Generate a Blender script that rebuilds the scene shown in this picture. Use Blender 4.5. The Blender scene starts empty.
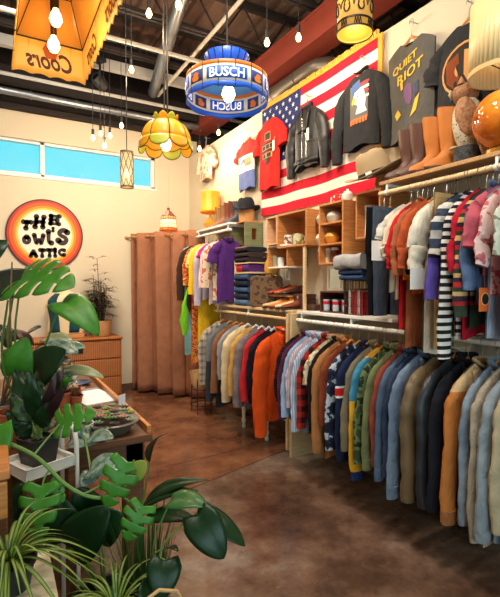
import bpy, math, random
from mathutils import Vector as V, Matrix
R=random.Random(7)
PI=math.pi; rad=math.radians
scene=bpy.context.scene; COL=scene.collection
# ------------------------------------------------------------------ camera
HC=1.45; F=445.0; YAW=rad(29.9); PIT=rad(1.8)
fw=V((math.sin(YAW)*math.cos(PIT),math.cos(YAW)*math.cos(PIT),-math.sin(PIT)))
rt=V((math.cos(YAW),-math.sin(YAW),0)); up=rt.cross(fw)
CAM=V((0,0,HC))
cd=bpy.data.cameras.new('camera'); co=bpy.data.objects.new('camera',cd); COL.objects.link(co)
cd.sensor_fit='HORIZONTAL'; cd.sensor_width=36; cd.lens=F/500*36; cd.clip_start=.05
co.matrix_world=Matrix(((rt.x,up.x,-fw.x,0),(rt.y,up.y,-fw.y,0),(rt.z,up.z,-fw.z,HC),(0,0,0,1)))
scene.camera=co
def P(px,py,X=None,Y=None,Z=None,D=None):
    """place measured on the photograph, on a plane of the room (X, Y or Z) or at a depth D"""
    r=fw+rt*((px-250)/F)+up*((298.5-py)/F)
    if X is not None: k=X/r.x
    elif Y is not None: k=Y/r.y
    elif Z is not None: k=(Z-HC)/r.z
    else: k=D
    return CAM+r*k
# ------------------------------------------------------------------ materials
MC={}
def lin(c):
    return tuple(((x/255)/12.92 if x/255<=.04045 else ((x/255+.055)/1.055)**2.4) for x in c)
class NT:
    def __init__(s,name):
        s.m=bpy.data.materials.new(name); s.m.use_nodes=True; s.t=s.m.node_tree; s.b=s.t.nodes['Principled BSDF']
    def n(s,ty,**k):
        nd=s.t.nodes.new('ShaderNode'+ty)
        for a,b in k.items():
            if a.startswith('_'): setattr(nd,a[1:],b)
            else: nd.inputs[a.replace('__',' ')].default_value=b
        return nd
    def l(s,a,b): s.t.links.new(a,b)
    def coord(s,kind='Object'):
        return s.n('TexCoord').outputs[kind]
    def math(s,op,a,b=None):
        nd=s.n('Math',_operation=op)
        for i,x in enumerate((a,b)):
            if x is None: continue
            if isinstance(x,(int,float)): nd.inputs[i].default_value=x
            else: s.l(x,nd.inputs[i])
        return nd.outputs[0]
    def mix(s,fac,a,b,mode='MIX'):
        nd=s.n('Mix',_data_type='RGBA',_blend_type=mode)
        for i,x in ((0,fac),(6,a),(7,b)):
            if isinstance(x,(int,float)): nd.inputs[i].default_value=x
            elif isinstance(x,tuple): nd.inputs[i].default_value=(*x[:3],1)
            else: s.l(x,nd.inputs[i])
        return nd.outputs[2]
    def ramp(s,fac,stops,interp='LINEAR'):
        nd=s.n('ValToRGB'); cr=nd.color_ramp; cr.interpolation=interp
        cr.elements.remove(cr.elements[1]); e=cr.elements[0]; e.position=stops[0][0]; e.color=(*stops[0][1][:3],1)
        for p,c in stops[1:]:
            e=cr.elements.new(p); e.color=(*c[:3],1)
        s.l(fac,nd.inputs[0]); return nd.outputs[0]
    def noise(s,scale,detail=3,vec=None,rough=.5,sc=None):
        nd=s.n('TexNoise',Scale=scale,Detail=detail,Roughness=rough)
        v=vec or s.coord()
        if sc:
            mp=s.n('Mapping'); mp.inputs['Scale'].default_value=sc; s.l(v,mp.inputs[0]); v=mp.outputs[0]
        s.l(v,nd.inputs[0]); return nd.outputs[0]
    def bump(s,h,strength=.3,dist=.005):
        nd=s.n('Bump',Strength=strength,Distance=dist); s.l(h,nd.inputs['Height']); s.l(nd.outputs[0],s.b.inputs['Normal'])
def mat(key,col,rough=.6,metal=0,var=.12,vs=8,bump=0,bs=60,emit=0,spec=.4,sc=None,coat=0):
    if key in MC: return MC[key]
    t=NT(key); c=lin(col)
    nz=t.noise(vs,3,sc=sc)
    cc=t.mix(nz,tuple(x*(1-var) for x in c),tuple(min(1,x*(1+var)) for x in c))
    t.l(cc,t.b.inputs['Base Color'])
    t.b.inputs['Roughness'].default_value=rough; t.b.inputs['Metallic'].default_value=metal
    t.b.inputs['Specular IOR Level'].default_value=spec; t.b.inputs['Coat Weight'].default_value=coat
    if bump: t.bump(t.noise(bs,4,sc=sc),bump)
    if emit:
        t.l(cc,t.b.inputs['Emission Color']); t.b.inputs['Emission Strength'].default_value=emit
    MC[key]=t.m; return t.m
def wood(key,col,dark,rough=.5,sc=(3,40,40),coat=0):
    if key in MC: return MC[key]
    t=NT(key)
    nz=t.noise(2.2,5,sc=sc,rough=.6)
    t.l(t.ramp(nz,[(.3,lin(dark)),(.62,lin(col))]),t.b.inputs['Base Color'])
    t.b.inputs['Roughness'].default_value=rough; t.b.inputs['Coat Weight'].default_value=coat
    t.bump(nz,.12); MC[key]=t.m; return t.m
def fabric(key,col,pat=None,col2=None,k=60,bands=None,rough=.88,duty=.5,k2=None,cols=None):
    """woven cloth; pattern follows the garment's own axes (x across, z down)"""
    key='cloth '+key
    if key in MC: return MC[key]
    t=NT(key); co_=t.coord(); sp=t.n('SeparateXYZ'); t.l(co_,sp.inputs[0]); X,Z=sp.outputs[0],sp.outputs[2]
    a=lin(col); b=lin(col2) if col2 else a
    def stripes(ax,f,d): return t.math('GREATER_THAN',t.math('FRACT',t.math('MULTIPLY',ax,f)),1-d)
    if pat=='hs': base=t.mix(stripes(Z,k,duty),a,b)
    elif pat=='vs': base=t.mix(stripes(X,k,duty),a,b)
    elif pat=='plaid':
        s1=stripes(X,k,.5); s2=stripes(Z,k2 or k,.5)
        m=t.math('MULTIPLY',t.math('ADD',s1,s2),.5); base=t.mix(m,a,b)
        fine=t.math('MULTIPLY',t.math('MAXIMUM',stripes(X,k,.08),stripes(Z,k2 or k,.08)),.5)
        base=t.mix(fine,base,lin(cols[0]) if cols else (.7,.7,.65))
    elif pat in('camo','print'):
        nz=t.noise(k,2 if pat=='camo' else 3,rough=.45)
        st=[(0,a)]; cs=[lin(c) for c in (cols or [col2])]
        for i,c in enumerate(cs): st.append((.44+.10*i,c))
        base=t.ramp(nz,st,'CONSTANT')
    elif pat=='dots':
        vo=t.n('TexVoronoi',Scale=k); t.l(co_,vo.inputs[0])
        base=t.mix(t.math('LESS_THAN',vo.outputs[0],.28),a,b)
    elif pat=='tweed':
        nz=t.noise(k*4,5,rough=.8); base=t.mix(t.ramp(nz,[(.38,(0,0,0)),(.62,(1,1,1))]),a,b)
    elif pat=='denim':
        nz=t.noise(9,4,sc=(1,1,.35)); base=t.mix(t.ramp(nz,[(.35,(0,0,0)),(.7,(1,1,1))]),a,b)
    elif pat=='bands':   # list of (height from the top of hanger, colour) going down
        lo=bands[-1][0]-.6
        fac=t.math('DIVIDE',t.math('SUBTRACT',Z,lo),-lo)
        st=[]
        # element covers from its position upward
        items=list(bands); prev=0
        for zz,cc in reversed(items): st.append(((zz-lo)/-lo,lin(cc)))
        st=[(max(0,p),c) for p,c in st]
        base=t.ramp(fac,st,'CONSTANT')
    else: base=a
    nz=t.noise(11,3); base=t.mix(1.0,base,t.ramp(nz,[(.3,(.82,.82,.82)),(.7,(1,1,1))]),'MULTIPLY')
    t.l(base,t.b.inputs['Base Color']); t.b.inputs['Roughness'].default_value=rough
    t.b.inputs['Specular IOR Level'].default_value=.2
    t.bump(t.math('ADD',t.math('MULTIPLY',t.noise(9,4,sc=(1,1,.55),rough=.6),1.0),t.math('MULTIPLY',t.noise(260,2),.04)),.75,.035)
    MC[key]=t.m; return t.m
def leafm(key,col,col2=None,k=30,rough=.35,pat=None,tl=.25):
    if key in MC: return MC[key]
    t=NT(key); c=lin(col); d=lin(col2) if col2 else tuple(x*.6 for x in c)
    nz=t.noise(k,3)
    f=t.ramp(nz,[(.42,(0,0,0)),(.58,(1,1,1))]) if pat else nz
    cc=t.mix(f,d,c); t.l(cc,t.b.inputs['Base Color']); t.b.inputs['Roughness'].default_value=rough
    t.b.inputs['Specular IOR Level'].default_value=.5
    t.bump(t.noise(45,2),.15)
    if tl:
        tr=t.n('BsdfTranslucent'); t.l(cc,tr.inputs[0]); mx=t.n('MixShader'); mx.inputs[0].default_value=tl
        out=[n for n in t.t.nodes if n.type=='OUTPUT_MATERIAL'][0]
        t.l(t.b.outputs[0],mx.inputs[1]); t.l(tr.outputs[0],mx.inputs[2]); t.l(mx.outputs[0],out.inputs[0])
    MC[key]=t.m; return t.m
def glassm(key,col=(255,255,255),rough=.05,alpha=.25):
    if key in MC: return MC[key]
    t=NT(key); t.b.inputs['Base Color'].default_value=(*lin(col),1); t.b.inputs['Roughness'].default_value=rough
    t.b.inputs['Specular IOR Level'].default_value=.6
    tr=t.n('BsdfTransparent'); tr.inputs[0].default_value=(*lin(col),1); mx=t.n('MixShader'); mx.inputs[0].default_value=alpha
    out=[n for n in t.t.nodes if n.type=='OUTPUT_MATERIAL'][0]
    t.l(tr.outputs[0],mx.inputs[1]); t.l(t.b.outputs[0],mx.inputs[2]); t.l(mx.outputs[0],out.inputs[0])
    MC[key]=t.m; return t.m
# ------------------------------------------------------------------ mesh builder
class MB:
    def __init__(s): s.v=[]; s.f=[]; s.m=[]
    def add(s,vs,fs,mi=0):
        b=len(s.v); s.v+= [tuple(x) for x in vs]
        for q in fs: s.f.append(tuple(b+i for i in q)); s.m.append(mi)
        return s
    def box(s,lo,hi,mi=0,M=None):
        c=[V((x,y,z)) for x in(lo[0],hi[0]) for y in(lo[1],hi[1]) for z in(lo[2],hi[2])]
        if M: c=[M@x for x in c]
        return s.add(c,[(0,1,3,2),(4,6,7,5),(0,4,5,1),(2,3,7,6),(0,2,6,4),(1,5,7,3)],mi)
    def tube(s,pts,r,n=8,mi=0,cap=True,ref=None,wob=None):
        pts=[V(p) for p in pts]; N=len(pts)
        if not isinstance(r,(list,tuple)): r=[r]*N
        prev=None; vs=[];fs=[]
        for i,p in enumerate(pts):
            d=(pts[min(i+1,N-1)]-pts[max(i-1,0)]).normalized()
            if ref is not None: a=V(ref)-d*d.dot(V(ref))
            elif prev is None:
                a=d.orthogonal()
            else: a=prev-d*d.dot(prev)
            a.normalize(); prev=a; b=d.cross(a)
            ri=r[i]; rx,ry=(ri if isinstance(ri,(tuple,list)) else (ri,ri))
            for j in range(n):
                t=2*PI*j/n; q=wob(i/(N-1),t) if wob else 1; vs.append(p+a*(rx*q*math.cos(t))+b*(ry*q*math.sin(t)))
        for i in range(N-1):
            for j in range(n): fs.append((i*n+j,i*n+(j+1)%n,(i+1)*n+(j+1)%n,(i+1)*n+j))
        if cap: fs.append(tuple(range(n-1,-1,-1))); fs.append(tuple(range((N-1)*n,N*n)))
        return s.add(vs,fs,mi)
    def lathe(s,prof,n=20,c=(0,0,0),mi=0,M=None,wob=None):
        vs=[];fs=[];N=len(prof)
        for i,(r,z) in enumerate(prof):
            for j in range(n):
                t=2*PI*j/n; rr=r*(wob(t,i) if wob else 1)
                p=V((rr*math.cos(t),rr*math.sin(t),z)); p=(M@p) if M else p+V(c); vs.append(p)
        for i in range(N-1):
            for j in range(n): fs.append((i*n+j,i*n+(j+1)%n,(i+1)*n+(j+1)%n,(i+1)*n+j))
        return s.add(vs,fs,mi)
    def disc(s,r,z,n=20,c=(0,0,0),mi=0,M=None):
        vs=[V((r*math.cos(2*PI*j/n),r*math.sin(2*PI*j/n),z)) for j in range(n)]
        vs=[(M@p) if M else p+V(c) for p in vs]; return s.add(vs,[tuple(range(n))],mi)
    def ell(s,c,r,n=14,mi=0,M=None):
        r=(r,r,r) if isinstance(r,(int,float)) else r; h=n//2+1
        vs=[];fs=[]
        for i in range(h+1):
            ph=PI*i/h
            for j in range(n):
                t=2*PI*j/n; p=V((r[0]*math.sin(ph)*math.cos(t),r[1]*math.sin(ph)*math.sin(t),r[2]*math.cos(ph)))
                vs.append(((M@p) if M else p)+V(c))
        for i in range(h):
            for j in range(n): fs.append((i*n+j,(i+1)*n+j,(i+1)*n+(j+1)%n,i*n+(j+1)%n))
        return s.add(vs,fs,mi)
    def prism(s,pts,z0,z1,M=None,mi=0):
        n=len(pts); vs=[V((x,y,z0)) for x,y in pts]+[V((x,y,z1)) for x,y in pts]
        if M: vs=[M@p for p in vs]
        fs=[tuple(range(n-1,-1,-1)),tuple(range(n,2*n))]+[(i,(i+1)%n,n+(i+1)%n,n+i) for i in range(n)]
        return s.add(vs,fs,mi)
    def grid(s,fn,nu,nv,mi=0,skip=None,mif=None):
        vs=[fn(i/nu,j/nv) for i in range(nu+1) for j in range(nv+1)]; w=nv+1
        b=len(s.v); s.v+=[tuple(x) for x in vs]
        for i in range(nu):
            for j in range(nv):
                if skip and skip((i+.5)/nu,(j+.5)/nv): continue
                s.f.append((b+i*w+j,b+(i+1)*w+j,b+(i+1)*w+j+1,b+i*w+j+1)); s.m.append(mif((i+.5)/nu,(j+.5)/nv) if mif else mi)
        return s
    def build(s,name,mats,parent=None,loc=None,rz=0,smooth=True,bev=0,solid=0,ang=42):
        me=bpy.data.meshes.new(name); me.from_pydata(s.v,[],s.f)
        if not isinstance(mats,(list,tuple)): mats=[mats]
        for m in mats: me.materials.append(m)
        me.polygons.foreach_set('material_index',s.m)
        import bmesh
        bm=bmesh.new(); bm.from_mesh(me); bmesh.ops.remove_doubles(bm,verts=bm.verts,dist=1e-6)
        bmesh.ops.dissolve_degenerate(bm,edges=bm.edges,dist=1e-7)
        bmesh.ops.recalc_face_normals(bm,faces=bm.faces); bm.to_mesh(me); bm.free()
        if smooth:
            me.polygons.foreach_set('use_smooth',[True]*len(me.polygons)); me.set_sharp_from_angle(angle=rad(ang))
        o=bpy.data.objects.new(name,me); COL.objects.link(o)
        if parent: o.parent=parent
        if loc is not None: o.location=loc
        if rz: o.rotation_euler[2]=rz
        if solid:
            md=o.modifiers.new('thickness','SOLIDIFY'); md.thickness=solid; md.offset=0
        if bev:
            md=o.modifiers.new('bevel','BEVEL'); md.width=bev; md.segments=2; md.limit_method='ANGLE'
        return o
def empty(name,loc=(0,0,0),rz=0):
    o=bpy.data.objects.new(name,None); COL.objects.link(o); o.location=loc; o.rotation_euler[2]=rz; o.empty_display_size=.1; return o
def tag(o,label,cat,group=None,kind=None):
    o['label']=label; o['category']=cat
    if group: o['group']=group
    if kind: o['kind']=kind
    return o
def struct(o): o['kind']='structure'; return o
def copy_tree(o,loc=None,rz=None):
    c=o.copy(); COL.objects.link(c)
    if loc is not None: c.location=loc
    if rz is not None: c.rotation_euler[2]=rz
    for ch in o.children:
        d=ch.copy(); COL.objects.link(d); d.parent=c
        for g in ch.children:
            e=g.copy(); COL.objects.link(e); e.parent=d
    return c
def text_geo(body,size=1,offset=0):
    """flat lettering as (vertices, faces), centred on its box, width/height known"""
    cu=bpy.data.curves.new('lettering','FONT'); cu.body=body; cu.size=size; cu.offset=offset; cu.resolution_u=3
    ob=bpy.data.objects.new('lettering',cu); COL.objects.link(ob)
    dg=bpy.context.evaluated_depsgraph_get(); ev=ob.evaluated_get(dg); me=ev.to_mesh()
    vs=[v.co.copy() for v in me.vertices]; fs=[tuple(p.vertices) for p in me.polygons]
    ev.to_mesh_clear(); bpy.data.objects.remove(ob); bpy.data.curves.remove(cu)
    x0=min(v.x for v in vs);x1=max(v.x for v in vs);y0=min(v.y for v in vs);y1=max(v.y for v in vs)
    return [((v.x-x0)/(x1-x0),(v.y-y0)/(y1-y0)) for v in vs],fs,(x1-x0)/(y1-y0)
def frame(origin,xdir,zdir):
    """matrix with local x along xdir, local z along zdir"""
    x=V(xdir).normalized(); z=V(zdir); z=(z-x*x.dot(z)).normalized(); y=z.cross(x)
    return Matrix(((x.x,y.x,z.x,origin[0]),(x.y,y.y,z.y,origin[1]),(x.z,y.z,z.z,origin[2]),(0,0,0,1)))
# ------------------------------------------------------------------ the room
XW=2.48; YB=6.08; ZW=3.28; ZB=3.53; ZD=4.65
def plaster(key,col):
    t=NT(key); nz=t.noise(3,5); nf=t.noise(55,4)
    t.l(t.mix(nz,tuple(x*.93 for x in lin(col)),lin(col)),t.b.inputs['Base Color']); t.b.inputs['Roughness'].default_value=.75
    t.bump(nf,.12); return t.m
m_wall=plaster('cream painted plaster',(213,196,168))
m_dark=mat('dark paint and void shade',(38,30,27),.9)
def floor_mat():
    t=NT('stained concrete'); c=t.coord()
    n1=t.noise(1.5,8,rough=.66); n2=t.noise(5.5,6,rough=.7); n3=t.noise(70,3)
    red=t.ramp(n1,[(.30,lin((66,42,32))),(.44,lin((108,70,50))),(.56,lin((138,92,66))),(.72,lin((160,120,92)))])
    gry_sheen=t.ramp(n1,[(.30,lin((58,44,38))),(.43,lin((92,68,55))),(.53,lin((120,94,78))),(.66,lin((150,136,124)))])
    ja,jc=P(170,497,Z=0),P(285,450,Z=0); jn=V((-(jc.y-ja.y),jc.x-ja.x)).normalized()      # slabs meet at the cut; near grey also paints daylight sheen into the colour
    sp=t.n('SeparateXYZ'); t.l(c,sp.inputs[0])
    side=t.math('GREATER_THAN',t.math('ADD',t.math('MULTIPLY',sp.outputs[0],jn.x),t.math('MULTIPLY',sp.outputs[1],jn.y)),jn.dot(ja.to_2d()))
    base=t.mix(side,gry_sheen,red)
    base=t.mix(1.0,base,t.ramp(n2,[(.3,(.66,.63,.62)),(.7,(1.12,1.09,1.06))]),'MULTIPLY')
    t.l(base,t.b.inputs['Base Color'])
    t.l(t.ramp(n2,[(.3,(.10,.10,.10)),(.75,(.30,.30,.30))]),t.b.inputs['Roughness'])
    t.b.inputs['Specular IOR Level'].default_value=.5
    t.bump(t.math('ADD',t.math('MULTIPLY',n2,.6),t.math('MULTIPLY',n3,.12)),.10,.01)
    return t.m
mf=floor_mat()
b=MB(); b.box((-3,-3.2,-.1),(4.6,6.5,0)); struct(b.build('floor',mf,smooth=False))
# saw-cut joints in the slab
b=MB(); m_joint=mat('dark joint filler',(58,38,29),.8)
def strip(a,c,w,z0=-.002,z1=.0012):
    a=V((*a,0));c=V((*c,0)); d=(c-a).normalized(); q=V((-d.y,d.x,0))*w/2
    b.prism([(a+q).to_2d(),(a-q).to_2d(),(c-q).to_2d(),(c+q).to_2d()],z0,z1)
a=P(170,497,Z=0);c=P(285,450,Z=0);strip(a.to_2d(),c.to_2d(),.008)
a=P(160,468,Z=0);c=P(262,444,Z=0);strip(a.to_2d(),c.to_2d(),.006)
struct(b.build('trim_1',m_joint,smooth=False))
# walls
b=MB(); b.box((XW,-3.2,0),(XW+.12,YB,ZW)); struct(b.build('wall_right',m_wall,smooth=False))
WX0,WXm,WX1,WZ0,WZ1=-.90,.55,1.97,2.78,3.21
b=MB(); b.box((-3,YB,0),(XW+.12,YB+.15,WZ0)); b.box((-3,YB,WZ0),(WX0,YB+.15,WZ1)); b.box((WX1,YB,WZ0),(XW+.12,YB+.15,WZ1)); b.box((-3,YB,WZ1),(XW+.12,YB+.15,ZB))
struct(b.build('wall_back',m_wall,smooth=False))
b=MB(); b.box((-3.12,-3.2,0),(-3,YB+.15,ZD)); struct(b.build('wall_left',m_wall,smooth=False))
b=MB(); b.box((-3,-3.35,0),(4.6,-3.2,.35)); b.box((-3,-3.35,3.2),(4.6,-3.2,ZD)); b.box((-3,-3.35,.35),(-2.7,-3.2,3.2)); b.box((2.3,-3.35,.35),(4.6,-3.2,3.2)); struct(b.build('wall_front',m_wall,smooth=False))
b=MB(); b.box((-3,YB+.02,ZB),(4.6,YB+.12,ZD)); b.box((XW+.12,YB,0),(4.6,YB+.12,ZB)); struct(b.build('wall_upper',m_dark,smooth=False))
b=MB(); b.box((4.5,-3.2,0),(4.6,YB,ZD)); struct(b.build('wall_beyond',m_dark,smooth=False))  # near-black colour stands in for the darkness of the space beyond
# window in the back wall
m_alu=mat('pale window paint',(222,222,216),.4,var=.03)
w=empty('window_1',(0,YB,WZ0)); struct(w)
b=MB(); H=WZ1-WZ0
b.box((WX0,.03,0),(WX1,.11,.035)); b.box((WX0,.03,H-.035),(WX1,.11,H))
for x in (WX0,WXm-.03,WX1-.05): b.box((x,.03,0),(x+.05,.11,H))
b.box((WX0,-.012,-.03),(WX1+.02,.03,0))
b.build('window_frame',m_alu,w,bev=.004)
b=MB(); b.box((WX0+.04,.065,.03),(WXm-.03,.072,H-.03)); b.box((WXm+.02,.065,.03),(WX1-.04,.072,H-.03)); b.build('pane',glassm('window glass',(235,250,255),.02,.08),w,smooth=False)
# skirting
m_skirt=mat('dark skirting',(92,66,50),.6)
b=MB(); b.box((-3,YB-.015,0),(XW,YB,.10)); struct(b.build('baseboard_back',m_skirt,bev=.004))
b=MB(); b.box((XW-.015,-3.2,0),(XW,YB-.015,.10)); struct(b.build('baseboard_right',m_skirt,bev=.004))
# ceiling deck, corrugated and perforated
def deck_mat():
    t=NT('brown steel deck'); vo=t.n('TexVoronoi',Scale=7.0); vo.inputs['Randomness'].default_value=.25; t.l(t.coord(),vo.inputs[0])
    nz=t.noise(4,4); base=t.mix(nz,lin((112,84,70)),lin((150,118,100)))
    base=t.mix(t.math('LESS_THAN',vo.outputs[0],.22),base,lin((176,146,126)))
    t.l(base,t.b.inputs['Base Color']); t.b.inputs['Roughness'].default_value=.7; return t.m
b=MB(); n=76
pr=[]
x=-3
while x<4.6:
    pr+= [(x,ZD),(x+.07,ZD),(x+.09,ZD+.05),(x+.16,ZD+.05)]; x+=.18
for i in range(len(pr)-1):
    (xa,za),(xb,zb)=pr[i],pr[i+1]; b.add([(xa,-3.3,za),(xb,-3.3,zb),(xb,6.3,zb),(xa,6.3,za)],[(0,1,2,3)])
b.box((-3.1,-3.3,ZD+.06),(4.7,6.3,ZD+.12)); struct(b.build('ceiling',deck_mat(),smooth=False))
# open-web joists
m_joist=mat('joist primer',(62,48,43),.7)
m_joist2=mat('dark steel',(62,54,50),.6)
YJ=[2.5,3.55,4.5,5.35]
for k,y in enumerate(YJ):
    j=empty('roof_joist',(0,y,4.15))
    b=MB(); b.box((-3,-.05,0),(4.5,-.012,.04)); b.box((-3,.012,0),(4.5,.05,.04)); b.build('bottom_chord',m_joist2,j,smooth=False)
    b=MB(); b.box((-3,-.05,.44),(4.5,.05,.49)); b.build('top_chord',m_joist2,j,smooth=False)
    b=MB(); pts=[]; x=-2.9; s=0
    while x<4.4: pts.append((x,0,.02 if s else .46)); s=1-s; x+=.3
    for i in range(len(pts)-1): b.tube([pts[i],pts[i+1]],.011,6)
    b.build('web_rod',m_joist2,j)
    tag(j,['dark open web roof joist nearest the camera, above the fringed striped flag','dark open web roof joist, second from the camera','dark open web roof joist, third from the camera, over the flower lamp','dark open web roof joist nearest the back wall'][k],'roof joist','open web joists under the roof deck')
# red girder over the right wall
m_red=mat('red oxide girder',(136,58,44),.55,var=.1)
b=MB(); b.box((2.50,-3.1,3.62),(2.74,6.05,3.645)); b.box((2.50,-3.1,3.86),(2.74,6.05,3.885)); b.box((2.515,-3.1,3.645),(2.53,6.05,3.86))
tag(b.build('steel_girder',m_red,smooth=False),'rust red steel girder running along above the right wall','girder')
# ledger beams and pipes by the back wall
m_lgrey=mat('light grey steel',(176,172,166),.5); m_silver=mat('galvanised metal',(150,152,156),.32,.8,vs=14); m_cream=mat('cream conduit paint',(196,186,170),.5)
b=MB(); b.box((-3,5.42,3.98),(3.4,5.45,4.09)); b.box((-3,5.45,3.98),(3.4,5.5,3.995)); tag(b.build('steel_channel',m_lgrey,smooth=False),'light grey steel channel spanning in front of the back wall','beam')
b=MB(); b.box((-3,5.72,3.82),(3.4,5.9,3.90)); b.box((-3,5.8,3.72),(3.4,5.83,3.82)); tag(b.build('steel_beam',m_dark,smooth=False),'dark steel beam over the strip window','beam')
b=MB(); b.tube([(-3,5.85,3.66),(3.4,5.85,3.66)],.042,12); 
for x in [-.6+.5*i for i in range(7)]: b.tube([(x,5.85,3.66),(x+.02,5.85,3.66)],.05,12)
tag(b.build('silver_pipe',m_silver),'silver insulated pipe along the top of the back wall','pipe')
b=MB(); b.box((-3,6.0,3.53),(XW,6.08,3.59)); tag(b.build('wall_plate',m_dark,smooth=False),'black plate capping the back wall above the window','beam')
b=MB(); b.tube([(-3,5.62,3.76),(3.4,5.62,3.76)],.022,8); tag(b.build('thin_pipe',m_lgrey),'thin pale pipe just below the dark steel beam','pipe')
b=MB(); b.tube([(-3,4.44,3.82),(2.4,4.44,3.82)],.022,8); tag(b.build('conduit',m_cream),'cream conduit crossing the ceiling behind the flower lamp','conduit')
b=MB(); b.tube([(1.9,1.8,3.92),(1.9,5.9,3.92)],.02,8); tag(b.build('conduit',m_cream),'cream conduit running front to back above the blue beer lamp','conduit')
b=MB(); b.tube([(.75,2.2,4.1),(.75,5.4,4.1)],.014,8); tag(b.build('conduit',m_cream),'thin cream conduit crossing above the amber pool table lamp','conduit')
b=MB(); p0=P(193,-40,Z=4.1); p1=P(153,93,Z=3.92); b.tube([p0,p1],.066,14)
for q in (.2,.5,.8): c=p0.lerp(p1,q); d=(p1-p0).normalized()*.012; b.tube([c-d,c+d],.07,14)
tag(b.build('round_duct',m_silver),'round silver duct slanting down from the ceiling, left of the blue lamp','duct')
b=MB(); b.tube([(2.62,4.5,3.46),(2.62,3.42,3.46),(2.64,3.33,3.46),(2.70,3.26,3.46),(2.80,3.23,3.46),(4.5,3.23,3.46)],.085,16)
for yy in(3.6,4.0,4.4): b.tube([(2.62,yy-.012,3.46),(2.62,yy+.012,3.46)],.091,16)
tag(b.build('elbow_duct',mat('dull bronze duct',(104,94,84),.4,.6,vs=14)),'silver elbow duct under the red girder, just above the right wall','duct')
# the wall outlet
b=MB(); p=P(288,274,X=XW); b.box((XW-.008,p.y-.04,p.z-.06),(XW,p.y+.04,p.z+.06)); b.box((XW-.011,p.y-.018,p.z-.04),(XW-.008,p.y+.018,p.z+.04),1)
tag(b.build('wall_outlet',[m_alu,m_lgrey],bev=.002),'white electrical outlet on the right wall below the small white cubby','outlet')
# ------------------------------------------------------------------ hangers and garments
m_hwood=wood('hanger wood',(196,132,74),(150,92,46),.4); m_hook=mat('hook steel',(170,170,172),.3,.9); m_hblack=mat('black hanger plastic',(24,24,26),.4); m_hwhite=mat('white hanger plastic',(226,226,222),.4)
def make_hanger(kind):
    h=empty('coat_hanger')
    b=MB(); pts=[]
    r=.0195
    for i in range(11):
        a=rad(-20+ (200)*i/10); pts.append((-r*math.cos(a),0,r*math.sin(a)))
    pts+= [(r*.9,0,-.022),(.004,0,-.042),(0,0,-.09)]
    b.tube(pts,.0022,6); b.build('hook',m_hook if kind!='black' else m_hblack,h)
    b=MB(); pts=[];rr=[]
    for i in range(13):
        x=-.2+.4*i/12; pts.append((x,0,-.101-.42*abs(x)-(.02*(abs(x)/.2)**3)+(.006 if abs(x)<.02 else 0))); rr.append((.0055 if kind=='wood' else .004,.012 if abs(x)<.15 else .009))
    b.tube(pts,rr,8,ref=(0,1,0)); b.build('shoulder_bar',{'wood':m_hwood,'black':m_hblack,'white':m_hwhite}[kind],h)
    return h
HANG={k:make_hanger(k) for k in('wood','black','white')}; HUSED=set()
def hang(kind,loc,rz,what,group,sx=1):
    h=HANG[kind]
    if kind in HUSED: h=copy_tree(h,loc,rz)
    else: h.location=loc; h.rotation_euler[2]=rz; HUSED.add(kind)
    h.scale[0]=sx
    nm={'wood':'wooden','black':'black','white':'white'}[kind]
    tag(h,f'{nm} coat hanger holding the {what}','coat hanger',group); return h
ZN=.092
def ztop(x,sl): return -.079-sl*abs(x)-(.03*(abs(x)/.21)**4)
def body_fn(Wd,L,T,sl,flare,seed,nk,nf,waist=.9):
    rg=random.Random(seed); ph=rg.uniform(0,6); k1=rg.uniform(28,42); sw=rg.uniform(-.006,.006); ph2=rg.uniform(0,6)
    def top(s,front):
        x=s*Wd; z=ztop(x,sl)
        if abs(x)<nk:
            z=ztop(nk,sl)-(nf if front else .006)*math.cos(abs(x)/nk*PI/2)**.7
        return z
    def fn(s,v,front):
        zt=top(s,front); zb=-L-.012*math.sin(s*5+ph)-(.01*s*s)
        z=zb+(zt-zb)*v
        dn=max(0,(-z-ZN-.09))                    # distance under the shoulders
        hw=Wd*(waist+(1-waist)*max(0,1-dn/.12)) if dn>0 else Wd
        hw*=1+flare*min(1,dn/(L))
        x=s*hw
        edge=max(0,1-abs(s)**3)**.5
        tp=min(1,max(0,(ztop(x,sl)-z))/.10)**.5
        t=T*(.16+.84*edge*tp)
        am=.0055*min(1,dn/.3)*edge
        t+=am*math.sin(k1*x+ph+z*2)*(1 if front else -1)
        yy=sw*math.sin(3*z+ph2)*min(1,dn/.2)
        return V((x,(-t if front else t)+yy,z))
    return fn
def cloth_body(b,fn,mi=0,nx=18,nz=13):
    b.grid(lambda i,j:fn(-1+2*i,j,True),nx,nz,mi); b.grid(lambda i,j:fn(1-2*i,j,False),nx,nz,mi)
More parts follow.
